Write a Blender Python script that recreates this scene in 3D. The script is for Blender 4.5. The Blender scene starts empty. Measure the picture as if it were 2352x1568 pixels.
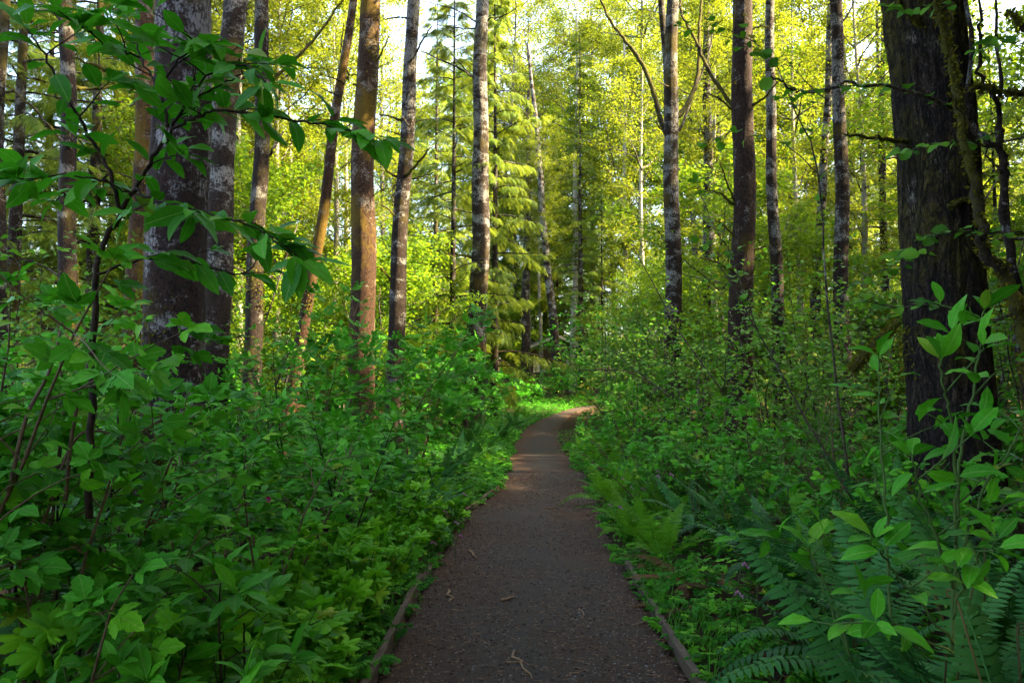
import bpy, math, random
import numpy as np
from mathutils import Matrix, Vector, Quaternion

# ------------------------------------------------------------------ camera, sky, sun, exposure
sc = bpy.context.scene
CAM = np.array([0.0, 0.0, 1.6]); FPX = 1829.0          # focal length in units of a 2352 px wide frame
PITCH = math.atan(112.0/FPX)
cam_data = bpy.data.cameras.new('camera'); cam = bpy.data.objects.new('camera', cam_data)
sc.collection.objects.link(cam); sc.camera = cam
cam.location = CAM; cam.rotation_euler = (math.pi/2+PITCH, 0, 0)
cam_data.sensor_width = 36.0; cam_data.lens = 36.0*FPX/2352.0
cam_data.clip_start = 0.05; cam_data.clip_end = 3000

SUN_EL, SUN_AZ = math.radians(43), math.radians(97)     # azimuth clockwise from +Y
world = bpy.data.worlds.new('World'); sc.world = world; world.use_nodes = True
wn = world.node_tree
sky = wn.nodes.new('ShaderNodeTexSky'); sky.sky_type = 'NISHITA'; sky.sun_disc = False
sky.sun_elevation = SUN_EL; sky.sun_rotation = SUN_AZ; sky.air_density = 1.0; sky.dust_density = 4.0; sky.ozone_density = 1.0
wn.links.new(sky.outputs[0], wn.nodes['Background'].inputs[0])
wn.nodes['Background'].inputs[1].default_value = 0.15
sd = bpy.data.lights.new('sun', 'SUN'); sun = bpy.data.objects.new('sun', sd); sc.collection.objects.link(sun)
sd.energy = 5.0; sd.angle = math.radians(0.5); sd.color = (1.0, 0.80, 0.48)
sv = Vector((math.sin(SUN_AZ)*math.cos(SUN_EL), math.cos(SUN_AZ)*math.cos(SUN_EL), math.sin(SUN_EL)))
sun.rotation_euler = (-sv).to_track_quat('-Z', 'Y').to_euler()
sun.location = (30, 0, 40)
sc.view_settings.view_transform = 'Standard'; sc.view_settings.look = 'None'
sc.view_settings.gamma = 1.0; sc.view_settings.use_curve_mapping = False
sc.view_settings.exposure = 3.25
sc.view_settings.use_white_balance = True; sc.view_settings.white_balance_temperature = 6900   # the camera's white balance for open shade
cy = sc.cycles
cy.max_bounces = 5; cy.diffuse_bounces = 2; cy.glossy_bounces = 2; cy.transmission_bounces = 3; cy.transparent_max_bounces = 4
cy.caustics_reflective = False; cy.caustics_refractive = False
cy.use_denoising = True; cy.sample_clamp_indirect = 4.0
sc.render.film_transparent = False

# ------------------------------------------------------------------ helpers
COL = sc.collection
RNG = np.random.default_rng(11)
def nrm(v): v = np.asarray(v, float); return v/(np.linalg.norm(v, axis=-1, keepdims=True)+1e-9)
cp, sp_ = math.cos(PITCH), math.sin(PITCH)
def ray(px, py):
    a, b = (px-1176.0)/FPX, (784.0-py)/FPX
    return np.array([a, cp-b*sp_, sp_+b*cp])
def at(px, py, Y):                       # a point of the place at distance Y up the path
    d = ray(px, py); return CAM + d*(Y/d[1])
def px_of(p):
    v = np.asarray(p, float)-CAM; z = v[..., 1]*cp+v[..., 2]*sp_; u = -v[..., 1]*sp_+v[..., 2]*cp
    return 1176+FPX*v[..., 0]/z, 784-FPX*u/z
def hash3(i, j, k, s):
    h = (i*374761393 + j*668265263 + k*2147483647 + s*974711) & 0xffffffff
    h = ((h ^ (h >> 13))*1274126177) & 0xffffffff
    h = ((h ^ (h >> 16))*1103515245) & 0xffffffff
    return ((h ^ (h >> 15)) & 0xffffff)/float(0xffffff)
def noise(p, s=0):                       # value noise in 0..1
    p = np.asarray(p, float); f = np.floor(p).astype(np.int64); t = p-f; t = t*t*(3-2*t)
    i, j, k = f[..., 0], f[..., 1], f[..., 2]; x, y, z = t[..., 0], t[..., 1], t[..., 2]
    r = 0
    for a in (0, 1):
        for b in (0, 1):
            for c in (0, 1):
                w = (x if a else 1-x)*(y if b else 1-y)*(z if c else 1-z)
                r = r+w*hash3(i+a, j+b, k+c, s)
    return r
def fbm(p, s=0, o=3):
    r, a, t = 0, 1.0, 0
    for q in range(o):
        r = r+a*noise(np.asarray(p)*(2**q), s+q); t += a; a *= .5
    return r/t

class MB:
    def __init__(s): s.V = []; s.F = []; s.R = []; s.U = []; s.n = 0; s.uv = False
    def add(s, v, faces, rnd=0.0, uv=None):           # faces: list of (m,k) index arrays
        v = np.asarray(v, float)
        if isinstance(faces, np.ndarray): faces = [faces]
        for f in faces:
            if len(f):
                s.F.append(np.asarray(f, np.int64)+s.n)
                s.R.append(np.broadcast_to(np.asarray(rnd, float), (len(f),)) if np.ndim(rnd) <= 1 and np.size(rnd) in (1, len(f)) else np.zeros(len(f)))
        s.V.append(v); s.U.append(np.zeros((len(v), 2)) if uv is None else uv); s.uv |= uv is not None
        s.n += len(v); return s
    def tris(s): return sum(len(f)*(f.shape[1]-2) for f in s.F)
    def mesh(s, name, mat, smooth=True):
        me = bpy.data.meshes.new(name)
        if s.n:
            V = np.concatenate(s.V); me.vertices.add(len(V)); me.vertices.foreach_set('co', V.astype(np.float32).ravel())
            L = np.concatenate([f.ravel() for f in s.F]); T = np.concatenate([np.full(len(f), f.shape[1]) for f in s.F])
            me.loops.add(len(L)); me.loops.foreach_set('vertex_index', L.astype(np.int32))
            me.polygons.add(len(T)); me.polygons.foreach_set('loop_start', (np.cumsum(T)-T).astype(np.int32))
            me.polygons.foreach_set('loop_total', T.astype(np.int32))
            me.polygons.foreach_set('use_smooth', np.full(len(T), smooth))
            a = me.attributes.new('rnd', 'FLOAT', 'FACE'); a.data.foreach_set('value', np.concatenate(s.R).astype(np.float32))
            if s.uv:
                U = np.concatenate(s.U); u = me.uv_layers.new(name='UVMap'); u.data.foreach_set('uv', U[L].astype(np.float32).ravel())
            me.update(calc_edges=True); me.validate()
        if mat: me.materials.append(mat)
        return me
    def obj(s, name, mat, parent=None, smooth=True, loc=None): return link(name, s.mesh(name, mat, smooth), parent, loc)
def link(name, me, parent=None, loc=None):
    o = bpy.data.objects.new(name, me); COL.objects.link(o)
    if parent is not None: o.parent = parent
    if loc is not None: o.location = loc
    return o
def tag(o, label=None, cat=None, group=None, kind=None):
    if label: o['label'] = label
    if cat: o['category'] = cat
    if group: o['group'] = group
    if kind: o['kind'] = kind
    return o
def thing(name, loc, label, cat, group=None, rz=0.0, scale=1.0):
    o = bpy.data.objects.new(name, None); COL.objects.link(o); o.location = loc; o.rotation_euler = (0, 0, rz)
    o.scale = (scale,)*3; o.empty_display_size = .1
    return tag(o, label, cat, group)

def tube(pts, rad, sides=6, cap=True, jit=0, seed=0):
    pts = np.asarray(pts, float); n = len(pts); rad = np.broadcast_to(np.asarray(rad, float), (n,))
    t = nrm(np.gradient(pts, axis=0)); ref = np.array([0, 0, 1.0]) if abs(t[0][2]) < .8 else np.array([1.0, 0, 0])
    a = nrm(np.cross(t, ref)); b = np.cross(t, a)
    th = np.linspace(0, 2*np.pi, sides, endpoint=False)
    v = pts[:, None]+rad[:, None, None]*(np.cos(th)[None, :, None]*a[:, None]+np.sin(th)[None, :, None]*b[:, None])
    v = v.reshape(-1, 3)
    i, j = np.meshgrid(np.arange(n-1), np.arange(sides), indexing='ij'); j2 = (j+1) % sides
    f = np.stack([i*sides+j, i*sides+j2, (i+1)*sides+j2, (i+1)*sides+j], -1).reshape(-1, 4)
    F = [f]
    if cap: F += [np.arange(sides)[None, ::-1], (np.arange(sides)+(n-1)*sides)[None]]
    return v, F
def spline(P, n):                       # Catmull-Rom through the points
    P = np.asarray(P, float)
    if len(P) == 2: P = np.array([P[0], (P[0]+P[1])/2, P[1]])
    Q = np.vstack([2*P[0]-P[1], P, 2*P[-1]-P[-2]]); m = len(P)-1
    u = np.linspace(0, m, n); k = np.minimum(u.astype(int), m-1); t = (u-k)[:, None]
    a, b, c, d = Q[k], Q[k+1], Q[k+2], Q[k+3]
    return .5*(2*b+(c-a)*t+(2*a-5*b+4*c-d)*t**2+(3*b-a-3*c+d)*t**3)
def grow(rng, p, d, L, n, wander=.15, droop=0.0):
    pts = [np.array(p, float)]; d = nrm(d)
    for _ in range(n):
        d = nrm(d+rng.normal(0, wander, 3)+np.array([0, 0, -droop])); pts.append(pts[-1]+d*(L/n))
    return np.array(pts)
def frames(fwd, up):                     # columns right, forward, normal
    f = nrm(fwd); r = nrm(np.cross(f, up)); n = np.cross(r, f)
    return np.stack([r, f, n], -1)
def inst(mb, tpl, F, P, S, rnd):
    v, faces, uv = tpl; m, k = len(P), len(v)
    if m == 0: return
    W = np.einsum('mij,kj->mki', F, v)*np.asarray(S).reshape(-1, 1, 1)+P[:, None]
    FS, R = [], []
    for f in faces:
        FS.append((np.asarray(f)[None]+(np.arange(m)*k)[:, None, None]).reshape(-1, np.asarray(f).shape[1])); R.append(np.repeat(rnd, len(f)))
    n0 = mb.n
    for f, r in zip(FS, R): mb.F.append(f+n0); mb.R.append(r)
    mb.V.append(W.reshape(-1, 3)); mb.U.append(np.tile(uv, (m, 1)) if uv is not None else np.zeros((m*k, 2))); mb.uv |= uv is not None; mb.n += m*k

# ------------------------------------------------------------------ materials
def newmat(name):
    m = bpy.data.materials.new(name); m.use_nodes = True; nt = m.node_tree; nt.nodes.clear()
    return m, nt, (lambda t, **k: mk(nt, t, **k))
def mk(nt, t, **k):
    n = nt.nodes.new('ShaderNode'+t)
    for a, b in k.items():
        if a.startswith('i_'):
            key = a[2:].replace('_', ' '); key = int(key) if key.isdigit() else key
            n.inputs[key].default_value = b
        else: setattr(n, a, b)
    return n
def ramp(nt, stops, fac):
    r = nt.nodes.new('ShaderNodeValToRGB'); e = r.color_ramp.elements
    while len(e) < len(stops): e.new(.5)
    for q, (p, c) in zip(e, stops): q.position = p; q.color = (*c, 1) if len(c) == 3 else c
    nt.links.new(fac, r.inputs[0]); return r.outputs[0]
def mixc(nt, a, b, fac, mode='MIX'):
    n = nt.nodes.new('ShaderNodeMix'); n.data_type = 'RGBA'; n.blend_type = mode
    for sock, v in ((n.inputs[0], fac), (n.inputs[6], a), (n.inputs[7], b)):
        if isinstance(v, (int, float)): sock.default_value = v
        elif isinstance(v, tuple): sock.default_value = (*v, 1)
        else: nt.links.new(v, sock)
    return n.outputs[2]
def math_(nt, op, a, b=0.0, c=None):
    n = nt.nodes.new('ShaderNodeMath'); n.operation = op
    for q, v in zip(n.inputs, (a, b) if c is None else (a, b, c)):
        if isinstance(v, (int, float)): q.default_value = v
        else: nt.links.new(v, q)
    return n.outputs[0]
def finish(nt, bsdf): nt.links.new(bsdf, nt.nodes.new('ShaderNodeOutputMaterial').inputs[0])
def principled(nt, col, rough=.6, spec=.3, bump=None, bstr=.5, bdist=.02):
    p = nt.nodes.new('ShaderNodeBsdfPrincipled')
    if isinstance(col, tuple): p.inputs['Base Color'].default_value = (*col, 1)
    else: nt.links.new(col, p.inputs['Base Color'])
    if isinstance(rough, (int, float)): p.inputs['Roughness'].default_value = rough
    else: nt.links.new(rough, p.inputs['Roughness'])
    p.inputs['Specular IOR Level'].default_value = spec
    if bump is not None:
        b = nt.nodes.new('ShaderNodeBump'); b.inputs['Strength'].default_value = bstr; b.inputs['Distance'].default_value = bdist
        nt.links.new(bump, b.inputs['Height']); nt.links.new(b.outputs[0], p.inputs['Normal'])
    return p
def leafmat(name, stops, trans, tfac=.4, rough=.45, spec=.35, veins=0, bstr=.14):
    m, nt, N = newmat(name)
    at_ = N('Attribute', attribute_name='rnd'); oi = N('ObjectInfo')
    fr = math_(nt, 'FRACT', math_(nt, 'ADD', at_.outputs['Fac'], oi.outputs['Random']))
    col = ramp(nt, stops, fr); bump = None
    if veins:
        uv = N('UVMap', uv_map='UVMap'); sx = N('SeparateXYZ'); nt.links.new(uv.outputs[0], sx.inputs[0])
        dv = math_(nt, 'ABSOLUTE', math_(nt, 'SUBTRACT', sx.outputs[1], .5))
        rib = math_(nt, 'LESS_THAN', dv, .022)
        side = math_(nt, 'SINE', math_(nt, 'MULTIPLY', math_(nt, 'SUBTRACT', sx.outputs[0], math_(nt, 'MULTIPLY', dv, .55)), veins*6.283))
        bump = math_(nt, 'ADD', side, math_(nt, 'MULTIPLY', rib, 1.5))
        sv_ = math_(nt, 'GREATER_THAN', side, .93)
        col = mixc(nt, col, (.30, .42, .12), math_(nt, 'MULTIPLY', math_(nt, 'MAXIMUM', rib, math_(nt, 'MULTIPLY', sv_, .15)), .4))
        tc = N('TexCoord'); ns = N('TexNoise', i_Scale=9.0, i_Detail=3.0); nt.links.new(tc.outputs['Object'], ns.inputs['Vector'])
        col = mixc(nt, col, ramp(nt, [(.35, (.62, .62, .62)), (.65, (1.0, 1.0, 1.0))], ns.outputs['Fac']), .55, 'MULTIPLY')
    p = principled(nt, col, rough, spec*.5, bump, bstr, .002)
    t = nt.nodes.new('ShaderNodeBsdfTranslucent')
    tcol = mixc(nt, col, trans, .6); nt.links.new(tcol, t.inputs[0])
    mx = N('MixShader'); mx.inputs[0].default_value = tfac
    nt.links.new(p.outputs[0], mx.inputs[1]); nt.links.new(t.outputs[0], mx.inputs[2]); finish(nt, mx.outputs[0])
    return m
M = {}
M['plum'] = leafmat('oval_leaf', [(0, (0.0156, 0.1214, 0.0046)), (.5, (0.0410, 0.2518, 0.0090)), (.965, (0.0757, 0.3192, 0.0106)), (1, (0.1775, 0.2487, 0.0168))], (0.0770, 0.4600, 0.0160), .25, .48, .25, 8)
M['salmon'] = leafmat('berry_leaf', [(0, (0.0169, 0.1279, 0.0055)), (.55, (0.0443, 0.2687, 0.0123)), (.965, (0.1091, 0.3880, 0.0123)), (1, (0.1917, 0.2780, 0.0168))], (0.0880, 0.4600, 0.0160), .25, .5, .18, 9, .22)
M['thimble'] = leafmat('lobed_leaf', [(0, (0.0375, 0.1625, 0.0049)), (.5, (0.0932, 0.3352, 0.0101)), (.965, (0.1538, 0.4145, 0.0118)), (1, (0.2286, 0.2926, 0.0168))], (0.1300, 0.5000, 0.0160), .28, .5, .25)
M['elder'] = leafmat('elder_leaf', [(0, (0.0136, 0.0933, 0.0049)), (.6, (0.0362, 0.2004, 0.0090)), (1, (0.0641, 0.2756, 0.0101))], (0.0660, 0.3600, 0.0240), .25, .45, .18)
M['hazel'] = leafmat('hazel_leaf', [(0, (0.0261, 0.0928, 0.0079)), (.5, (0.0688, 0.1995, 0.0144)), (.965, (0.1158, 0.2594, 0.0176)), (1, (0.3510, 0.2280, 0.0300))], (0.1400, 0.4400, 0.0240), .30, .5, .18)
M['huckle'] = leafmat('small_leaf', [(0, (0.0130, 0.0716, 0.0059)), (.6, (0.0336, 0.1680, 0.0128)), (1, (0.0672, 0.2310, 0.0128))], (0.0980, 0.3800, 0.0160), .25, .5, .18)
M['sword'] = leafmat('sword_fern_leaf', [(0, (0.0112, 0.0633, 0.0157)), (.6, (0.0340, 0.1470, 0.0308)), (1, (0.0620, 0.1920, 0.0336))], (0.0720, 0.2860, 0.0300), .18, .5, .25)
M['lady'] = leafmat('lady_fern_leaf', [(0, (0.0505, 0.1761, 0.0090)), (.6, (0.0765, 0.2280, 0.0106)), (1, (0.1123, 0.2797, 0.0134))], (0.1300, 0.4400, 0.0240), .4, .5, .18)
M['dead'] = leafmat('dead_leaf', [(0, (.06, .028, .012)), (.6, (.11, .05, .02)), (1, (.16, .08, .03))], (.2, .1, .03), .2, .7, .2)
M['heart'] = leafmat('ground_cover_leaf', [(0, (0.0128, 0.0933, 0.0062)), (.6, (0.0377, 0.2061, 0.0118)), (1, (0.0803, 0.2872, 0.0134))], (0.0770, 0.3800, 0.0240), .25, .5, .18)
M['grass'] = leafmat('grass_blade', [(0, (0.0325, 0.1760, 0.0160)), (1, (0.0650, 0.2750, 0.0240))], (0.1400, 0.4200, 0.0240), .35, .5, .18)
M['crown'] = leafmat('alder_leaf', [(0, (0.0515, 0.1128, 0.0120)), (.5, (0.0829, 0.1551, 0.0140)), (1, (0.1288, 0.1927, 0.0180))], (0.3780, 0.4180, 0.0200), .46, .5, .3)
M['maple'] = leafmat('maple_leaf', [(0, (0.046, 0.135, .012)), (.5, (0.074, 0.185, .014)), (1, (0.110, 0.225, .018))], (.34, .50, .02), .48, .5, .3)
M['needle'] = leafmat('needle_spray', [(0, (.035, .085, .012)), (.5, (.085, .155, .018)), (1, (.180, .260, .030))], (.40, .48, .04), .42, .5, .25)
M['petal'] = leafmat('petal', [(0, (.45, .14, .30)), (1, (.62, .32, .52))], (.6, .3, .5), .3, .5, .2)
M['redpetal'] = leafmat('magenta_petal', [(0, (.35, .01, .10)), (1, (.45, .02, .16))], (.5, .05, .2), .3, .5, .2)
M['cream'] = leafmat('cream_blossom', [(0, (.45, .50, .30)), (1, (.62, .62, .45))], (.5, .55, .3), .3, .6, .2)
M['moss'] = leafmat('moss_tuft', [(0, (.040, .050, .006)), (.6, (.085, .085, .008)), (1, (.15, .13, .012))], (.26, .22, .02), .3, .8, .1)
M['fiddle'] = leafmat('fiddlehead', [(0, (.05, .045, .015)), (1, (.12, .085, .03))], (.3, .25, .08), .15, .7, .2)

def barkmat(name, dark, mid, lichen, moss, lich_amt=.52, moss_amt=.6, band=2.6, scale=5.0, furrow=0.0, bstr=.8):
    dark, mid, lichen = tuple(c*.66 for c in dark), tuple(c*.70 for c in mid), tuple(c*.86 for c in lichen)
    m, nt, N = newmat(name)
    tc = N('TexCoord'); oi = N('ObjectInfo')
    off = N('CombineXYZ'); rr = math_(nt, 'MULTIPLY', oi.outputs['Random'], 57.0)
    for i in range(3): nt.links.new(rr, off.inputs[i])
    ad = N('VectorMath', operation='ADD'); nt.links.new(tc.outputs['Object'], ad.inputs[0]); nt.links.new(off.outputs[0], ad.inputs[1])
    def noi(sc_, det, rough=.6, sx=1.0, sz=1.0, dist=0.0):
        mp = N('Mapping'); mp.inputs['Scale'].default_value = (sx, sx, sz); nt.links.new(ad.outputs[0], mp.inputs[0])
        n = N('TexNoise', i_Scale=sc_, i_Detail=det, i_Roughness=rough, i_Distortion=dist); nt.links.new(mp.outputs[0], n.inputs['Vector']); return n.outputs['Fac']
    fine = noi(38, 5, .75, 1, .75); flake = noi(scale*3.2, 6, .7, 1, .55)
    col = ramp(nt, [(.30, dark), (.62, mid), (.80, tuple(min(1, c*2.0) for c in mid))], flake)
    col = mixc(nt, col, tuple(c*.35 for c in dark), ramp(nt, [(.40, (1, 1, 1)), (.52, (0, 0, 0))], fine))
    a = noi(scale*.55, 4, .62, 1, band*.5); b = noi(scale*4.5, 6, .75, 1, band*.55, .4)
    lm = math_(nt, 'ADD', math_(nt, 'MULTIPLY', a, .60), math_(nt, 'MULTIPLY', b, .40))
    sz_ = N('SeparateXYZ'); nt.links.new(tc.outputs['Object'], sz_.inputs[0])
    lm = math_(nt, 'ADD', lm, math_(nt, 'MULTIPLY', math_(nt, 'SUBTRACT', math_(nt, 'MINIMUM', sz_.outputs[2], 8.0), 4.0), .012))
    lmask = ramp(nt, [(lich_amt, (0, 0, 0)), (lich_amt+.055, (1, 1, 1))], lm)
    lcol = mixc(nt, lichen, tuple(c*.45 for c in lichen), fine)
    crack = noi(scale*7, 3, .6, 1.6, .45)
    lmask = math_(nt, 'MULTIPLY', lmask, ramp(nt, [(.42, (.15, .15, .15)), (.50, (1, 1, 1))], crack))
    col = mixc(nt, col, lcol, lmask)
    mo = noi(1.15*scale/5, 4, .65, 1, .8); mo2 = noi(30, 4, .7)
    mm = ramp(nt, [(moss_amt, (0, 0, 0)), (moss_amt+.08, (1, 1, 1))], math_(nt, 'ADD', math_(nt, 'MULTIPLY', mo, .8), math_(nt, 'MULTIPLY', mo2, .2)))
    mcol = mixc(nt, moss, tuple(c*.4 for c in moss), fine)
    col = mixc(nt, col, mcol, mm)
    h = math_(nt, 'ADD', math_(nt, 'MULTIPLY', flake, .7), math_(nt, 'MULTIPLY', fine, .5))
    if furrow:
        mp = N('Mapping'); mp.inputs['Scale'].default_value = (1, 1, .28); nt.links.new(ad.outputs[0], mp.inputs[0])
        vn = N('TexNoise', i_Scale=6.0, i_Detail=3.0); nt.links.new(mp.outputs[0], vn.inputs['Vector'])
        vm = mixc(nt, mp.outputs[0], vn.outputs['Color'], .12)
        rg = noi(11.0, 5, .62, 1.0, .20, .9); rg2 = noi(24.0, 4, .6, 1.0, .45, .5)
        rd = math_(nt, 'ABSOLUTE', math_(nt, 'SUBTRACT', rg, .5)); rd2 = math_(nt, 'ABSOLUTE', math_(nt, 'SUBTRACT', rg2, .5))
        fr = math_(nt, 'MULTIPLY', ramp(nt, [(0, (0, 0, 0)), (.055, (1, 1, 1))], rd), ramp(nt, [(0, (.45, .45, .45)), (.05, (1, 1, 1))], rd2))
        h = math_(nt, 'ADD', h, math_(nt, 'MULTIPLY', fr, furrow))
        col = mixc(nt, tuple(c*.3 for c in dark), col, fr)
    p = principled(nt, col, .85, .2, h, bstr, .04); finish(nt, p.outputs[0]); return m
M['bark_big'] = barkmat('flaky_red_brown_bark', (.016, .0085, .007), (.050, .026, .020), (.34, .33, .35), (.075, .052, .008), .503, .57, 2.0, 5)
M['bark_alder'] = barkmat('lichened_alder_bark', (.016, .010, .007), (.044, .027, .020), (.30, .30, .295), (.075, .056, .008), .518, .56, 3.2, 4.6)
M['bark_brown'] = barkmat('brown_alder_bark', (.034, .017, .009), (.092, .046, .025), (.30, .26, .22), (.130, .082, .008), .555, .50, 2.4, 5)
M['bark_dark'] = barkmat('dark_mossy_bark', (.014, .009, .007), (.036, .022, .017), (.24, .24, .22), (.055, .046, .008), .540, .51, 2.4, 6)
M['bark_fir'] = barkmat('furrowed_fir_bark', (.022, .014, .011), (.085, .057, .044), (.30, .27, .23), (.085, .070, .010), .555, .505, .9, 4.5, .9, 1.0)
M['bark_plain'] = barkmat('plain_brown_bark', (.020, .010, .008), (.062, .034, .026), (.26, .24, .23), (.085, .060, .009), .580, .56, 2.0, 6)
M['bark_pale'] = barkmat('pale_alder_bark', (.11, .085, .06), (.24, .20, .15), (.60, .57, .50), (.15, .12, .02), .43, .62, 3.0, 5)
M['bark_moss'] = barkmat('moss_coated_bark', (.026, .020, .012), (.058, .044, .028), (.30, .30, .26), (.085, .080, .010), .60, .40, 1.5, 7)
M['twig'] = barkmat('grey_twig_bark', (.05, .035, .025), (.12, .09, .065), (.34, .33, .30), (.08, .08, .02), .52, .63, 1.2, 9, 0, .3)
M['darkstem'] = barkmat('dark_stem_bark', (.022, .014, .010), (.055, .036, .024), (.15, .13, .11), (.05, .05, .012), .60, .68, 1, 12, 0, .3)
def plain(name, c1, c2, scale=8.0, rough=.8, bstr=.5, stretch=(1, 1, 1), attr=False):
    m, nt, N = newmat(name); tc = N('TexCoord'); mp = N('Mapping'); mp.inputs['Scale'].default_value = stretch
    nt.links.new(tc.outputs['Object'], mp.inputs[0])
    n = N('TexNoise', i_Scale=scale, i_Detail=6.0, i_Roughness=.65); nt.links.new(mp.outputs[0], n.inputs['Vector'])
    f = n.outputs['Fac']
    if attr:
        a = N('Attribute', attribute_name='rnd'); oi = N('ObjectInfo'); f2 = math_(nt, 'FRACT', math_(nt, 'ADD', a.outputs['Fac'], oi.outputs['Random']))
    col = ramp(nt, [(.3, c1), (.7, c2)], f2 if attr else f)
    p = principled(nt, col, rough, .25, f, bstr, .01); finish(nt, p.outputs[0]); return m
M['stem_green'] = plain('green_stem', (.030, .075, .014), (.055, .110, .020), 20)
M['stem_brown'] = plain('brown_cane', (.06, .04, .025), (.14, .09, .05), 25)
M['board'] = plain('weathered_board', (.055, .036, .024), (.14, .10, .07), 14, .85, .8, (.6, 9, 9))
M['chip'] = plain('gravel_and_bark_chip', (.024, .013, .009), (.085, .050, .034), 40, .8, .3, (1, 1, 1), True)
M['stone'] = plain('grey_gravel', (.040, .036, .034), (.180, .165, .155), 40, .75, .3, (1, 1, 1), True)
M['straw'] = plain('dry_needle', (.085, .036, .015), (.26, .14, .075), 40, .8, .2, (1, 1, 1), True)
M['stick'] = plain('dry_stick', (.10, .055, .03), (.30, .19, .11), 30, .8, .5, (1, 1, 1))
M['cabin_wood'] = plain('cabin_wood', (.05, .035, .025), (.10, .07, .05), 6, .8, .5, (1, 1, 8))
M['cabin_roof'] = plain('cabin_roof', (.10, .10, .10), (.18, .175, .17), 10, .8, .5)
M['fascia'] = plain('pale_fascia_board', (.40, .38, .36), (.55, .53, .50), 10, .7, .2)
def groundmat():
    m, nt, N = newmat('forest_floor'); tc = N('TexCoord')
    n = N('TexNoise', i_Scale=3.0, i_Detail=8.0, i_Roughness=.7); nt.links.new(tc.outputs['Object'], n.inputs['Vector'])
    n2 = N('TexNoise', i_Scale=45.0, i_Detail=5.0, i_Roughness=.7); nt.links.new(tc.outputs['Object'], n2.inputs['Vector'])
    c = ramp(nt, [(.3, (.018, .012, .007)), (.55, (.045, .028, .015)), (.75, (.035, .050, .012))], n.outputs['Fac'])
    c = mixc(nt, c, (.07, .045, .025), math_(nt, 'MULTIPLY', ramp(nt, [(.5, (0, 0, 0)), (.65, (1, 1, 1))], n2.outputs['Fac']), .6))
    finish(nt, principled(nt, c, .95, .1, n2.outputs['Fac'], 1.0, .04).outputs[0]); return m
def pathmat():
    m, nt, N = newmat('path_gravel'); tc = N('TexCoord')
    def nz(s, d, r=.65, st=None):
        n = N('TexNoise', i_Scale=s, i_Detail=d, i_Roughness=r)
        if st:
            mp = N('Mapping'); mp.inputs['Scale'].default_value = st; nt.links.new(tc.outputs['Object'], mp.inputs[0]); nt.links.new(mp.outputs[0], n.inputs['Vector'])
        else: nt.links.new(tc.outputs['Object'], n.inputs['Vector'])
        return n.outputs['Fac']
    big = nz(1.0, 4, .6, (1.1, .55, 1)); grit = nz(70, 4, .7); v = N('TexVoronoi', i_Scale=75.0); nt.links.new(tc.outputs['Object'], v.inputs['Vector'])
    grey = mixc(nt, (.024, .0185, .0140), (.066, .055, .045), v.outputs['Color'])
    brown = mixc(nt, (.032, .0145, .007), (.075, .034, .016), grit)
    c = mixc(nt, grey, brown, ramp(nt, [(.42, (0, 0, 0)), (.66, (1, 1, 1))], math_(nt, 'ADD', math_(nt, 'ADD', math_(nt, 'MULTIPLY', big, .62), math_(nt, 'MULTIPLY', grit, .24)), math_(nt, 'MULTIPLY', N('Attribute', attribute_name='rnd').outputs['Fac'], .16))))
    h = math_(nt, 'ADD', math_(nt, 'MULTIPLY', v.outputs['Distance'], -1.0), grit)
    finish(nt, principled(nt, c, .9, .2, h, .8, .012).outputs[0]); return m
M['ground'] = groundmat(); M['path'] = pathmat()

# ------------------------------------------------------------------ ground and path
PC = np.array([(-8, .0), (0, .06), (4.35, .12), (5.8, .115), (7.2, .14), (9.6, .25), (14, .62), (17, .60), (22, .68), (27.3, 1.07), (30.5, 1.5), (34, 2.2), (37, 2.95), (39, 3.7), (41, 5.2), (42.5, 7), (43.5, 9)])
PYS = np.linspace(-8, 43.5, 400); PXS = np.interp(PYS, PC[:, 0], PC[:, 1]); _k = np.exp(-.5*(np.arange(-14, 15)/6.0)**2); PXS = np.convolve(np.pad(PXS, 14, 'edge'), _k/_k.sum(), 'valid')
def path_x(y): return np.interp(y, PYS, PXS)
def hw(y): return .09*np.clip((np.asarray(y, float)-7.5)/4, 0, 1)*(np.sin(np.asarray(y)*1.9)*.5+np.sin(np.asarray(y)*4.3+1)*.3)*np.interp(y, [20, 34], [1, .4])+np.interp(y, [8, 10, 14, 17, 22, 27, 30.5, 34, 38, 41], [.88, .86, .74, .68, .63, .58, .52, .38, .38, .5])
def pdist(x, y): return np.abs(x-path_x(y))*np.interp(y, [30, 34, 38, 41, 43], [1, .97, .93, .8, .6])
def terrain(x, y):
    x = np.asarray(x, float); y = np.asarray(y, float)
    r = np.clip(y-5, 0, 50); z = .0007*r*r+np.clip(y-55, 0, 300)*.05
    d = np.clip(pdist(x, y)-hw(y), 0, 6)
    z = z+.05*np.minimum(d, 1.5)+(fbm(np.stack([x*.5, y*.5, x*0], -1), 3)-.5)*.22*np.minimum(d, 1)
    return z
xs = np.concatenate([np.array([-700, -300, -150, -90]), np.linspace(-60, -14, 24), np.linspace(-12, 14, 131), np.linspace(16, 60, 23), np.array([90, 150, 300, 700])])
ys = np.concatenate([np.array([-400, -150, -60, -30]), np.linspace(-15, 30, 181), np.linspace(31, 80, 50), np.array([95, 120, 160, 250, 400, 900])])
X, Y = np.meshgrid(xs, ys); Z = terrain(X, Y)-np.where(pdist(X, Y) < hw(Y)-.05, .06, 0)
nx = len(xs); i, j = np.meshgrid(np.arange(len(ys)-1), np.arange(nx-1), indexing='ij')
gf = np.stack([i*nx+j, i*nx+j+1, (i+1)*nx+j+1, (i+1)*nx+j], -1).reshape(-1, 4)
g = MB().add(np.stack([X, Y, Z], -1).reshape(-1, 3), gf).obj('ground', M['ground']); tag(g, kind='structure')
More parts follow.
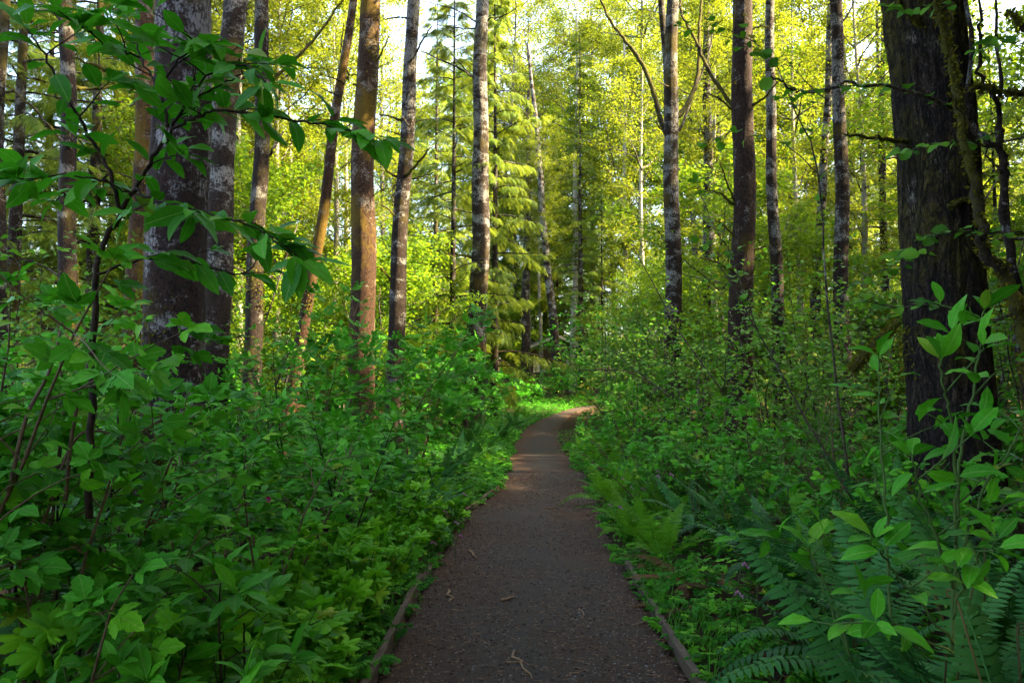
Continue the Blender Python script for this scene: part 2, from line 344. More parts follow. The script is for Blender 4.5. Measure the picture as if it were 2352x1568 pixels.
py = np.concatenate([np.linspace(-6, 14, 260), np.linspace(14.2, 43.2, 150)]); pu = np.linspace(-1, 1, 41)
cx = path_x(py); dx = np.gradient(cx, py); nxv = np.stack([np.ones_like(dx), -dx], -1); nxv /= np.linalg.norm(nxv, axis=1, keepdims=True)
PXs = cx[:, None]+nxv[:, :1]*pu*hw(py)[:, None]; PYs = py[:, None]+nxv[:, 1:]*pu*hw(py)[:, None]
PZ = terrain(np.broadcast_to(cx[:, None], PXs.shape), PYs)*1.0+.012*(1-pu**2)+.02*(fbm(np.stack([PXs*2.5, PYs*2.5, PXs*0], -1), 9)-.5)
PZ[:, 0] -= .08; PZ[:, -1] -= .08
i, j = np.meshgrid(np.arange(len(py)-1), np.arange(40), indexing='ij')
path = MB().add(np.stack([PXs, PYs, PZ], -1).reshape(-1, 3), np.stack([i*41+j, i*41+j+1, (i+1)*41+j+1, (i+1)*41+j], -1).reshape(-1, 4), np.abs(pu[j]+.025).ravel()).obj('path', M['path']); tag(path, kind='structure')
def path_z(x, y): return terrain(path_x(y), y)+.012*(1-np.clip(np.abs(x-path_x(y))/hw(y), 0, 1)**2)+.02*(fbm(np.stack([x*2.5, y*2.5, x*0], -1), 9)-.5)

def board(p0, p1, w, h, seed):
    rng = np.random.default_rng(seed); p0 = np.array(p0, float); p1 = np.array(p1, float); L = np.linalg.norm(p1-p0); n = 14
    d = (p1-p0)/L; r = np.array([d[1], -d[0], 0]); mb = MB()
    t = np.linspace(0, 1, n); prof = np.array([(-w/2, -.14), (-w/2, h-.008), (-w/2+.006, h), (w/2-.006, h), (w/2, h-.008), (w/2, -.14)])
    v = []
    for q in t:
        c = p0+(p1-p0)*q+r*(.003*math.sin(q*3+seed))
        jj = rng.normal(0, .003, (6, 2))
        for (a, b), (ja, jb) in zip(prof, jj): v.append(c+r*(a+ja)+np.array([0, 0, b+jb]))
    i, j = np.meshgrid(np.arange(n-1), np.arange(6), indexing='ij'); j2 = (j+1) % 6
    mb.add(v, [np.stack([i*6+j, i*6+j2, (i+1)*6+j2, (i+1)*6+j], -1).reshape(-1, 4), np.arange(6)[None, ::-1], (np.arange(6)+(n-1)*6)[None]])
    mb.obj('edging_board', M['board'], path, smooth=False)
def edge(s, y, z=0.0): return (path_x(y)+s*(hw(y)+.01), y, terrain(path_x(y), y)+z)
for k, (s, a, b, h) in enumerate([(-1, .5, 3.9, .075), (-1, 3.93, 6.7, .085), (-1, 6.74, 8.2, .03), (-1, 10.3, 12.6, .07), (1, .6, 3.8, .08), (1, 3.83, 5.35, .075), (1, 5.38, 7.3, .065)]):
    board(edge(s, a, .0), edge(s, b, .0), .045, h, k)

# chips, stones and dry needles lying on the path
def rock_tpl(seed):
    rng = np.random.default_rng(seed); v = np.array([(1, 0, 0), (-1, 0, 0), (0, 1, 0), (0, -1, 0), (0, 0, 1), (0, 0, -1)], float)*rng.uniform(.6, 1.1, (6, 1))*np.array([1, .75, .5])
    return v, [np.array([(0, 2, 4), (2, 1, 4), (1, 3, 4), (3, 0, 4), (2, 0, 5), (1, 2, 5), (3, 1, 5), (0, 3, 5)])], None
def scatter_path(name, mat, n, size, tpl_fn, ymax, flat, label, zoff=.0):
    rng = np.random.default_rng(sum(map(ord, name))); mb = MB(); y = 1.5+(ymax-1.5)*rng.random(n)**1.5
    u = rng.uniform(-1, 1, n); u = np.sign(u)*np.abs(u)**.85*.97; x = path_x(y)+u*hw(y)
    keep = fbm(np.stack([x*1.3, y*.8, x*0], -1), 21) > (.30 if flat else .36); x, y = x[keep], y[keep]; n = len(x)
    P = np.stack([x, y, path_z(x, y)+zoff], -1); a = rng.uniform(0, 2*np.pi, n)
    fw = np.stack([np.cos(a), np.sin(a), rng.normal(0, .05 if flat else .3, n)], -1); up = nrm(np.stack([rng.normal(0, .15, n), rng.normal(0, .15, n), np.ones(n)], -1))
    F = frames(fw, up); S = rng.uniform(*size, n); r = rng.random(n)
    for k in range(3):
        s = np.arange(n) % 3 == k; inst(mb, tpl_fn(k), F[s], P[s], S[s], r[s])
    o = mb.obj(name, mat, None, smooth=False); tag(o, label, name.replace('_', ' '), kind='stuff')
def needle_tpl(k):
    b = (.10, -.06, .18)[k]; w = (.022, .03, .04)[k]
    v = np.array([(-w, -.5, 0), (w, -.5, 0), (b-w, 0, .02), (b+w, 0, .02), (-w, .5, 0), (w, .5, 0)]); v = np.vstack([v, v+[0, 0, .03]])
    return v, [np.array([(6, 7, 9, 8), (8, 9, 11, 10), (0, 6, 8, 2), (2, 8, 10, 4), (7, 1, 3, 9), (9, 3, 5, 11)])], None
scatter_path('gravel', M['stone'], 9000, (.0035, .013), rock_tpl, 15, False, 'small grey stones bedded in the trail surface', .001)
scatter_path('bark_mulch', M['chip'], 9000, (.006, .020), rock_tpl, 15, False, 'dark brown bark mulch strewn over the trail', .001)
scatter_path('needle_litter', M['straw'], 8500, (.012, .050), needle_tpl, 14, True, 'tan dry needles and splinters littering the trail', .004)
def stick(p, q, r, name, label, cat, mat, seed, n=7, fork=False):
    rng = np.random.default_rng(seed); p = np.array(p); q = np.array(q); pts = p+(q-p)*np.linspace(0, 1, n)[:, None]
    L = np.linalg.norm(q-p); pts[1:-1] += rng.normal(0, .05*L, (n-2, 3))*[1, 1, 0]
    pts[:, 2] = path_z(pts[:, 0], pts[:, 1])+r*.8
    mb = MB().add(*tube(pts-p, np.linspace(r, r*.55, n), 6))
    if fork: mb.add(*tube(np.array([pts[3]-p, pts[3]-p+nrm([(q-p)[1], -(q-p)[0], 0])*L*.22+[0, 0, .01]]), [r*.6, r*.35], 5))
    tag(mb.obj(name, mat, None, loc=p), label, cat)
def gp(px, py):                          # ground point seen at that pixel
    d = ray(px, py); return CAM+d*((.01-CAM[2])/d[2])
STK = [((1180, 1500), (1222, 1560), .009, 'stick', 'crooked brown stick lying on the trail nearest the bottom of the picture', 'stick', True),
    ((1152, 1382), (1180, 1374), .014, 'bark_piece', 'pale orange curl of bark in the middle of the trail', 'bark', False),
    ((1078, 1268), (1094, 1284), .016, 'wood_chunk', 'short brown wood chunk near the left path edge', 'wood', False),
    ((1030, 1356), (1036, 1385), .012, 'twig', 'short bent twig by the left board nearer than the wood chunk', 'twig', False),
    ((1248, 1172), (1278, 1171), .010, 'twig', 'thin straight pale twig far up the middle of the trail', 'twig', False),
    ((1452, 1434), (1502, 1422), .006, 'twig', 'long thin tan twig touching the right edging board', 'twig', False),
    ((1035, 1400), (1072, 1404), .006, 'twig', 'thin level tan splinter close to the left edging board', 'twig', False),
    ((1520, 1478), (1542, 1462), .006, 'twig', 'dark slanting twig leaning on the right edging board', 'twig', False),
    ((1330, 1398), (1342, 1420), .006, 'twig', 'small hooked twig on the right half of the trail', 'twig', False),
    ((1400, 1265), (1425, 1272), .005, 'twig', 'thin twig across the right trail edge beyond the board', 'twig', False),
    ((1300, 1555), (1345, 1540), .005, 'twig', 'dark curved twig at the bottom right of the trail', 'twig', False)]
for k, (a, b, r, nm, lb, ct, fk) in enumerate(STK): stick(gp(*a), gp(*b), r, nm, lb, ct, M['stick'], k+40, 7, fk)

# ------------------------------------------------------------------ leaf shapes (base at the origin, pointing +Y, face +Z)
def blade(n, width, fold=.25, curl=.35, serr=0.0, twist=0.0, pet=.0, seed=0, p=(.9, 1.0)):
    t = np.linspace(0, 1, n+1); w = width*(np.sin(np.pi*t**p[0])**p[1]); w[0] = 0; w[-1] = 0
    if serr:
        z = np.where(np.arange(n+1) % 2 == 1, 1+serr, 1-serr*.5); w = w*z
    th = t*curl; y = np.cumsum(np.cos(th))/n-1/n; z = -np.cumsum(np.sin(th))/n
    rng = np.random.default_rng(seed); wob = rng.normal(0, .018, (n+1, 2))
    V, U = [], []
    for k in range(n+1):
        tw = twist*(t[k]-.5); c, s_ = math.cos(tw), math.sin(tw); q = w[k]*fold
        yk = y[k]+pet
        sh = w[k]*(.25 if serr else .08)
        V += [(-w[k]*c, yk+sh, z[k]+q-w[k]*s_+wob[k, 0]*w[k]/width), (0, yk, z[k]), (w[k]*c, yk+sh, z[k]+q+w[k]*s_+wob[k, 1]*w[k]/width)]
        U += [(t[k], .5-.5*w[k]/width), (t[k], .5), (t[k], .5+.5*w[k]/width)]
    F = []
    for k in range(n):
        b = 3*k; F += [(b, b+1, b+4, b+3), (b+1, b+2, b+5, b+4)]
    V = np.array(V); F = [np.array(F)]
    if pet:
        m = len(V); V = np.vstack([V, [(-.012, 0, .0), (.012, 0, .0), (.008, pet+.02, .0), (-.008, pet+.02, 0)]]); U += [(0, 0)]*4; F.append(np.array([(m, m+1, m+2, m+3)]))
    return V, F, np.array(U)
def join(parts):
    V, F, U, n = [], {}, [], 0
    for v, f, u in parts:
        V.append(v); U.append(u if u is not None else np.zeros((len(v), 2)))
        for q in f: F.setdefault(q.shape[1], []).append(q+n)
        n += len(v)
    return np.vstack(V), [np.vstack(q) for q in F.values()], np.vstack(U)
def xf(t, rz=0, s=1.0, off=(0, 0, 0), rx=0.0, ry=0.0):
    v, f, u = t; R = np.array((Matrix.Rotation(rz, 3, 'Z') @ Matrix.Rotation(rx, 3, 'X') @ Matrix.Rotation(ry, 3, 'Y')))
    return (v*s) @ R.T+np.array(off), f, u
def lobed(nl, depth, seed, droop=.25, teeth=5, spread=2.3):
    rng = np.random.default_rng(seed); A, R = [], []
    for l in range(nl):
        c = (l-(nl-1)/2)*(2*spread/nl); hw = spread/nl; ln = (1.0, .92, .72, .55)[min(3, abs(l-nl//2))]
        for k in range(-teeth, teeth+1):
            u = k/teeth; r = ln*(1-depth*abs(u)**1.3)*(1+(.05 if k % 2 else -.03)); A.append(c+u*hw*.98); R.append(r*rng.uniform(.95, 1.05))
    A, R = np.array(A), np.array(R)
    V = [(0, 0, 0)]; U = [(0, .5)]
    ring = lambda f: [(math.sin(a)*r*f*.62, (math.cos(a)*r*f*.62+.22*f*0), -droop*(r*f)**2+.05*f*math.cos(a*nl/spread*np.pi)) for a, r in zip(A, R)]
    V += ring(.5)+ring(1.0); U += [(.5, .5)]*len(A)+[(1, .5)]*len(A); m = len(A)
    k = np.arange(m-1); F = [np.stack([np.zeros_like(k), 1+k+1, 1+k], -1), np.stack([1+k, 1+k+1, 1+m+k+1, 1+m+k], -1)]
    V = np.array(V); V[:, 1] += .25
    q = len(V); V = np.vstack([V, [(-.012, 0, -.02), (.012, 0, -.02), (.008, .27, .0), (-.008, .27, 0)]]); U += [(0, 0)]*4; F.append(np.array([(q, q+1, q+2, q+3)]))
    return V, F, np.array(U)
def pinnate(npair, width, seed, n=5, drop=.5):
    rng = np.random.default_rng(seed); P = []
    for k in range(npair):
        y = .30+.5*k/npair
        for s in (-1, 1): P.append(xf(blade(n, width, .2, .5+rng.uniform(-.2, .2), .10, 0, 0, k), -s*rng.uniform(.85, 1.1), rng.uniform(.40, .5)*(1-.12*k), (0, y, -.06*y), rng.uniform(-.3, .0)))
    P.append(xf(blade(n, width, .2, .5, .1), 0, .48, (0, .8, -.06), -.2))
    P.append((np.array([(-.008, 0, 0), (.008, 0, 0), (.006, .82, -.05), (-.006, .82, -.05)]), [np.array([(0, 1, 2, 3)])], None))
    return join(P)
def trifol(seed, n=8):
    rng = np.random.default_rng(seed)
    P = [xf(blade(n, .30, .2, .45+rng.uniform(-.1, .2), .16, 0, 0, seed, (.72, .9)), 0, .72, (0, .34, 0), rng.uniform(-.25, .05))]
    for s in (-1, 1): P.append(xf(blade(n, .27, .2, .4, .16, 0, 0, seed+s+50, (.72, .9)), -s*rng.uniform(1.0, 1.3), .5, (0, .34, 0), rng.uniform(-.25, 0)))
    P.append((np.array([(-.010, 0, 0), (.010, 0, 0), (.007, .36, 0), (-.007, .36, 0)]), [np.array([(0, 1, 2, 3)])], None))
    return join(P)
def dissected(seed):
    rng = np.random.default_rng(seed); P = []
    for k in range(5):
        y = .30+.62*k/4
        for s in ((-1, 1) if k < 4 else (0,)):
            L = (.5, .46, .38, .28, .3)[k]; a = -s*rng.uniform(.8, 1.05)
            for b, l in ((0, 1), (.6, .62), (-.6, .62)):
                o = np.array([math.sin(-a)*L*.35, y+math.cos(a)*L*.35, 0]) if b else np.array([0, y, 0])
                w = .055 if b == 0 else .075
                v = np.array([(0, 0, 0), (-w, .5, .01), (0, 1.0, -.08), (w, .5, .01)])*[1, 1, 1]
                P.append(xf((v*[1/ (1), L*l*1.15, 1], [np.array([(0, 1, 2, 3)])], None), a+b, 1, o+[0, 0, rng.normal(0, .015)], rng.uniform(-.2, .05)))
    P.append((np.array([(-.008, 0, -.02), (.008, 0, -.02), (.006, .95, 0), (-.006, .95, 0)]), [np.array([(0, 1, 2, 3)])], None))
    return join(P)
def frond(kind, seed):
    rng = np.random.default_rng(seed); n = 40; t = np.linspace(0, 1, n)
    arch = (.85, 1.25, 1.7, .55)[seed % 4]; el = (1.15, 1.0, .9, 1.25)[seed % 4]      # start elevation, bend
    th = el-arch*t**1.3; y = np.cumsum(np.cos(th))/n; z = np.cumsum(np.sin(th))/n; x = .06*np.sin(t*2.5+seed)*t
    c = np.stack([x, y, z], -1); P = []
    v, f = tube(c[::3], np.linspace(.006, .0016, len(c[::3])), 4); P.append((v, [q for q in f if q.shape[1] == 4], None))
    np_ = 44 if kind == 'sword' else 20
    for k in range(np_):
        u = .10+.88*k/(np_-1); i = min(n-2, int(u*(n-1))); p = c[i]; d = nrm(c[i+1]-c[i]); side = np.array([1.0, 0, 0]); nn = np.cross(side, d)
        prof = (min(1, (u-.05)*6)*(1-u**2.6)+.06) if kind == 'sword' else (min(1, (u-.05)*3.2)*(1-u**1.6)+.05)
        for s in (-1, 1):
            L = (.115 if kind == 'sword' else .20)*prof*rng.uniform(.9, 1.08)
            f_ = nrm(side*s+d*rng.uniform(.12, .3)+nn*(-.16+rng.normal(0, .08))); R = frames(f_[None], nn[None]+rng.normal(0, .12, 3))[0]
            if kind == 'sword':
                w = .0112; bv = np.array([(-w*.4, 0, 0), (w*.5, 0, 0), (-w*.9, .25*L, .004), (w, .28*L, .004), (-w*.55, .7*L, -.05*L), (w*.6, .7*L, -.05*L), (w*.2, L, -.16*L)])
                P.append((bv @ R.T+p, [np.array([(0, 1, 3, 2), (2, 3, 5, 4)]), np.array([(4, 5, 6)])], None))
            else:
                m = max(3, int(11*prof)); q = [];
                for a in range(m):
                    ya = L*(.08+.9*a/m); l2 = .052*prof**.6*(1-a/m)**.7+.006
                    for s2 in (-1, 1): q.append(np.array([(0, ya-.006, 0), (s2*l2, ya+.35*l2, -.15*l2), (0, ya+.010, 0)]))
                bv = np.vstack(q); P.append((bv @ R.T+p, [np.arange(len(bv)).reshape(-1, 3)], None))
    return join(P)
NV = 4
rhomb0 = (np.array([(0, 0, 0), (-.26, .5, .06), (0, 1.0, -.06), (.26, .5, .06)]), [np.array([(0, 3, 2), (0, 2, 1)])], np.zeros((4, 2)))
T = {
 'plum': [blade(8, .20, .22, (.5, .9, .25, .7)[k], 0, (.2, -.3, .1, .4)[k], .10, k, (.85, .85)) for k in range(NV)],
 'salmon': [trifol(k) for k in range(NV)],
 'thimble': [lobed(5, .42, k, (.25, .4, .15, .3)[k]) for k in range(NV)],
 'elder': [pinnate(3, .17, k) for k in range(NV)],
 'hazel': [blade(8, .40, .18, (.5, .8, .3, .6)[k], .08, (.2, -.2, .1, .3)[k], .1, k, (.8, .75)) for k in range(NV)],
 'huckle': [blade(3, .24, .2, .3, 0, 0, 0, k) for k in range(NV)],
 'vanilla': [lobed(7, .55, k+9, .2) for k in range(NV)],
}
TL = dict(T)
TL['plum'] = [blade(2, .20, .22, .6, 0, 0, 0, k) for k in range(NV)]
TL['salmon'] = [trifol(k, 3) for k in range(NV)]
TL['hazel'] = [blade(3, .40, .2, .5, .0, 0, 0, k, (.8, .75)) for k in range(NV)]
TL['huckle'] = [rhomb0]*NV
TL['thimble'] = [lobed(5, .42, k, .3, 2) for k in range(NV)]
TL['elder'] = [join([xf(rhomb0, -s*(.9+.1*k*(k < 2)), .46-.06*q, (0, .3+.17*q, -.02*q), -.15) for q in range(3) for s in (-1, 1)]+[xf(rhomb0, 0, .5, (0, .78, -.05), -.2), (np.array([(-.01, 0, 0), (.01, 0, 0), (.006, .82, -.05)]), [np.array([(0, 1, 2)])], None)]) for k in range(NV)]
LEAFM = {'plum': 'plum', 'salmon': 'salmon', 'thimble': 'thimble', 'elder': 'elder', 'hazel': 'hazel', 'huckle': 'huckle', 'vanilla': 'heart'}
LM = {k: [MB().add(t[0], t[1], 0.0, t[2]).mesh(k+'_leaf', M[LEAFM[k]]) for t in ts] for k, ts in T.items()}
FR = {k: [frond(k, q) for q in range(4)] for k in ('sword', 'lady')}
FRM = {k: [MB().add(t[0], t[1], 0.0, None).mesh(k+'_frond', M[k]) for t in ts] for k, ts in FR.items()}
FRM['dead'] = [MB().add(t[0], t[1], 0.0, None).mesh('dead_frond', M['dead']) for t in FR['sword']]
rhomb = (np.array([(0, 0, 0), (-.34, .5, .07), (0, 1.0, -.08), (.34, .5, .07)]), [np.array([(0, 3, 2), (0, 2, 1)])], None)
rhomb2 = (np.array([(0, 0, 0), (-.42, .42, .10), (-.16, .62, .0), (0, 1.0, -.14), (.16, .62, 0), (.42, .42, .10)]), [np.array([(0, 5, 4), (0, 4, 3), (0, 3, 2), (0, 2, 1)])], None)

# ------------------------------------------------------------------ shared tree crowns
class Cache: pass
def limb_set(rng, z0, z1, R, nl, el=(.25, .8), shape=None, nsub=9, sides=5, r0=.05):
    wood = MB(); P, D = [], []
    for i in range(nl):
        u = (i+rng.random())/nl; z = z0+(z1-z0)*u; az = i*2.4+rng.normal(0, .4)
        pr = shape(u) if shape else (.35+1.3*u*(1-u)*1.8 if u < .5 else .35+1.17*(1-(u-.5)*1.7))
        L = R*max(.2, pr)*rng.uniform(.75, 1.15); e = rng.uniform(*el)
        d = np.array([math.cos(az)*math.cos(e), math.sin(az)*math.cos(e), math.sin(e)])
        pts = grow(rng, (0, 0, z), d, L, 7, .13, -.02); rr = r0*(1-.6*u)*L/R
        wood.add(*tube(pts, np.linspace(max(.01, rr), .006, 8), sides, False))
        for k in range(nsub):
            q = .25+.75*(k+rng.random())/nsub; a = pts[min(6, int(q*7))]; b = pts[min(7, int(q*7)+1)]
            p = a+(b-a)*rng.random(); dd = nrm(nrm(b-a)*.6+rng.normal(0, .6, 3)*[1, 1, .45])
            sb = grow(rng, p, dd, L*rng.uniform(.22, .42)*(1.25-q*.5), 4, .2, .04)
            wood.add(*tube(sb, np.linspace(.012, .004, 5), 3, False))
            for s in range(4): P.append((sb[s], sb[s+1]))
    return wood, np.array(P)
def leafy(rng, segs, per, size, sigma, tpl, upj=.55):
    m = len(segs)*per; k = np.repeat(np.arange(len(segs)), per); t = rng.random((m, 1))
    P = segs[k, 0]*(1-t)+segs[k, 1]*t+rng.normal(0, sigma, (m, 3))*[1, 1, .6]
    d = nrm(segs[k, 1]-segs[k, 0]); a = rng.uniform(0, 2*np.pi, m)
    fw = d*.5+np.stack([np.cos(a), np.sin(a), rng.normal(-.25, .35, m)], -1); up = np.stack([rng.normal(0, upj, m), rng.normal(0, upj, m), np.ones(m)], -1)
    mb = MB(); inst(mb, tpl, frames(fw, up), P, rng.uniform(.7, 1.25, m)*size, rng.random(m)); return mb
CROWN = []
for s, (z0, z1, R, nl, per) in enumerate([(4.5, 21, 3.6, 46, 13), (6, 19, 3.0, 40, 13), (3.0, 17, 3.2, 44, 12), (9, 23, 4.2, 44, 15), (9, 22, 5.2, 58, 20)]):
    rng = np.random.default_rng(100+s); w, sg = limb_set(rng, z0, z1, R, nl)
    CROWN.append((w.mesh('limb', M['bark_alder']), leafy(rng, sg, per, .115 if s < 4 else .14, .20, rhomb).mesh('crown', M['crown']), z1))
MAPLE = []
for s, (z0, z1, R, nl, per) in enumerate([(.6, 7, 2.7, 30, 12), (.8, 5.2, 2.3, 26, 12), (1.0, 9, 3.0, 34, 12), (2.2, 18, 4.6, 60, 11)]):
    rng = np.random.default_rng(200+s); w, sg = limb_set(rng, z0, z1, R, nl, (.1, .75), None, 9, 4, .03)
    for k in range(4):
        a = rng.uniform(0, 6.28); pts = grow(rng, (math.cos(a)*.1, math.sin(a)*.1, -.1), (math.cos(a)*.3, math.sin(a)*.3, 1), z1*rng.uniform(.6, .95), 8, .08, .0); w.add(*tube(pts, np.linspace(.04, .012, 9), 5))
    MAPLE.append((w.mesh('stem', M['twig']), leafy(rng, sg, per, .12 if s < 3 else .16, .20, rhomb2).mesh('crown', M['maple'])))
def feather(n=6):
    V = [(0, 0, 0), (-.012, .5, 0), (0, 1, -.10), (.012, .5, 0)]; F = [(0, 1, 2), (0, 2, 3)]
    for k in range(n):
        y = .06+.86*k/n; L = .30*(1-.75*(k/n)); 
        for s in (-1, 1):
            b = len(V); z = -.10*y*y; V += [(0, y-.035, z), (s*L, y+L*.75, z-.30*L), (0, y+.06, z)]; F += [(b, b+1, b+2)]
    return np.array(V, float), [np.array(F)], None
def conifer(seed, H, R, zl, nb, nspray, droop=.06, spread=1.0, hang=.25, sub=5):
    rng = np.random.default_rng(seed); wood = MB(); P, D, U, S = [], [], [], []
    for i in range(nb):
        u = ((i+rng.random())/nb)**.9; z = zl+(H-zl)*u; az = i*2.4+rng.normal(0, .5)
        L = R*(1-u)**.75*rng.uniform(.4, 1.2)+.25; e = rng.uniform(-.15, .32)+.35*u
        pts = grow(rng, (0, 0, z), (math.cos(az), math.sin(az), math.sin(e)), L, 9, .09, droop*rng.uniform(.3, 1.8)); wood.add(*tube(pts, np.linspace(.012+.012*L, .004, 10), 4, False))
        for k in range(int(nspray*(.4+.6*L/R))):
            q = .16+.84*(k+rng.random())/(nspray*(.4+.6*L/R)); j = min(8, int(q*9)); d = nrm(pts[j+1]-pts[j]); p = pts[j]+(pts[j+1]-pts[j])*rng.random()
            sd = nrm(np.cross(d, (0, 0, 1)))*(1 if k % 2 else -1)
            f = nrm(d*rng.uniform(.5, 1.1)+sd*rng.uniform(.5, 1.0)+np.array([0, 0, -hang*rng.uniform(.3, 1.4)])); bl = (.25+.75*(1-q))*rng.uniform(.6, 1.1)*(.35+.65*L/R)*spread
            for h in range(sub):                 # each side branchlet carries hanging sprays
                w = (h+rng.random()*.6)/sub; P.append(p+f*bl*w+np.array([0, 0, -.25*bl*w*w])); ss = np.cross(f, (0, 0, 1))*(1 if h % 2 else -1)
                D.append(nrm(f*.8+ss*.55*(h < sub-1)+np.array([0, 0, -hang*rng.uniform(.3, 1.8)-.35*w]))); S.append((.22+.16*(1-w))*rng.uniform(.75, 1.2)*spread); U.append(nrm(np.array([0, 0, 1.0])+rng.normal(0, .25, 3)))
    mb = MB(); inst(mb, feather(), frames(np.array(D), np.array(U)), np.array(P), np.array(S), rng.random(len(P)))
    pts = np.array([(0, 0, -.2), (0, 0, 0), (.02, .02, H*.3), (0, .03, H*.6), (0, 0, H)]); r = H*.011
    tr = MB().add(*tube(spline(pts, 20), np.linspace(r*1.15, .02, 20), 12))
    return (tr.mesh('trunk', M['bark_dark']), wood.mesh('branch', M['bark_dark']), mb.mesh('needle_crown', M['needle']))
CON = [conifer(1, 17, 3.0, 1.0, 84, 20, .05, 1.15, .55, 5), conifer(2, 24, 3.4, 2.0, 100, 17, .06, 1.15, .3, 4), conifer(3, 14, 2.6, .6, 76, 16, .04, 1.1, .35, 4), conifer(4, 26, 4.4, 3.5, 124, 21, .05, 1.3, .35, 4)]
# ------------------------------------------------------------------ trees
TR_NAMES = [(5, 'the edge trunk'), (160, 'the mossy left trunk'), (400, 'the huge left trunk'), (505, 'the white-patched left trunk'), (588, 'the dark left trunk'), (740, 'the leaning trunk'), (842, 'the orange-lit trunk'), (920, 'the many-stubbed trunk'), (1100, 'the banded trunk'), (1270, 'the bend-side trunk'), (1330, 'the sunlit birch'), (1436, 'the bright thin birch'), (1545, 'the forked right trunk'), (1705, 'the stout right trunk'), (1780, 'the slim speckled trunk'), (1930, 'the grey right trunk'), (2150, 'the huge furrowed trunk')]
def between(px):
    n = [a for a in TR_NAMES if a[0] <= px]; m = [a for a in TR_NAMES if a[0] > px]
    if not n: return 'at the far left edge'
    if not m: return 'right of '+n[-1][1]
    return 'between %s and %s' % (n[-1][1], m[0][1].replace('the ', '', 1))
def moss_on(mb, pts, rad, n, rng, size=.035, up=True):
    i = rng.integers(0, len(pts)-1, n); t = rng.random((n, 1)); p = pts[i]*(1-t)+pts[i+1]*t; r = rad[i]
    d = nrm(pts[i+1]-pts[i]); a = nrm(rng.normal(0, 1, (n, 3))+(np.array([0, 0, .5]) if up else 0)); a = nrm(a-d*np.sum(a*d, -1, keepdims=True))
    P = p+a*(r*.96)[:, None]; fw = a*.8+rng.normal(0, .5, (n, 3))+np.array([0, 0, -.5])
    inst(mb, rhomb, frames(fw, a+rng.normal(0, .4, (n, 3))), P, rng.uniform(.5, 1.4, n)*size, rng.random(n))
def big_trunk(t, base, top, r, H, mat, seed, rows=90, sides=40, flare=.35, rough=.04, furrow=0.0):
    """one tapered trunk along base->top (world points), stored relative to the tree's foot"""
    ax = np.array(top)-np.array(base); ax = ax/ax[2]; z = np.concatenate([np.linspace(-.25, min(H, 11), int(rows*.85)), np.linspace(min(H, 11)+.3, H, rows-int(rows*.85))])
    th = np.linspace(0, 2*np.pi, sides, endpoint=False); zz, tt = np.meshgrid(z, th, indexing='ij')
    rr = r*(1-.72*np.clip(zz/H, 0, 1)**1.1)*(1+flare*np.exp(-np.clip(zz+.05, 0, 99)*2.6))
    ph = seed*1.7; wob = np.stack([.05*np.sin(z*.55+ph)+.02*np.sin(z*1.7+ph), .05*np.cos(z*.47+ph)], -1)
    c = np.stack([np.cos(tt), np.sin(tt)], -1)
    q = np.stack([c[..., 0]*2.2+seed*9, c[..., 1]*2.2, zz*.9], -1); n1 = fbm(q, seed, 3)-.5
    q2 = np.stack([c[..., 0]*7+seed, c[..., 1]*7, zz*4.5], -1); n2 = fbm(q2, seed+5, 3)-.5
    rr = rr*(1+n1*.16+n2*rough*2)
    if furrow:
        q3 = np.stack([c[..., 0]*4.6+.8*n1+seed, c[..., 1]*4.6, zz*1.3], -1); rd = 1-np.abs(2*fbm(q3, seed+8, 2)-1); rr = rr+furrow*(rd-.6)*1.6+.5*furrow*(np.abs(2*noise(np.stack([c[..., 0]*9, c[..., 1]*9, zz*2.6], -1), seed)-1)-.5)
    V = np.stack([c[..., 0]*rr+ax[0]*zz+wob[:, 0, None], c[..., 1]*rr+ax[1]*zz+wob[:, 1, None], zz], -1).reshape(-1, 3)
    n = len(z); i, j = np.meshgrid(np.arange(n-1), np.arange(sides), indexing='ij'); j2 = (j+1) % sides
    MB().add(V, np.stack([i*sides+j, i*sides+j2, (i+1)*sides+j2, (i+1)*sides+j], -1).reshape(-1, 4)).obj('trunk', mat, t)
    return ax, wob, z
def limb(t, foot, pxs, Y, r, mat, seed, dy=0.0, mossy=0, name='branch'):
    rng = np.random.default_rng(seed); n = len(pxs)
    P = np.array([at(a, b, Y+dy*k/(n-1)) for k, (a, b) in enumerate(pxs)])-np.array(foot); L = np.linalg.norm(P[-1]-P[0]); m = max(8, 5*n)
    pts = spline(P, m); pts[1:] += rng.normal(0, min(.012, .012*L), (m-1, 3)); rad = np.linspace(r, r*.35, m)*(1+rng.normal(0, .08, m))
    o = MB().add(*tube(pts, rad, 7)).obj(name, mat, t)
    if mossy:
        mb = MB(); moss_on(mb, pts, rad, mossy, rng, .03); mb.obj('moss', M['moss'], o)
    return pts
BR = 'branch'
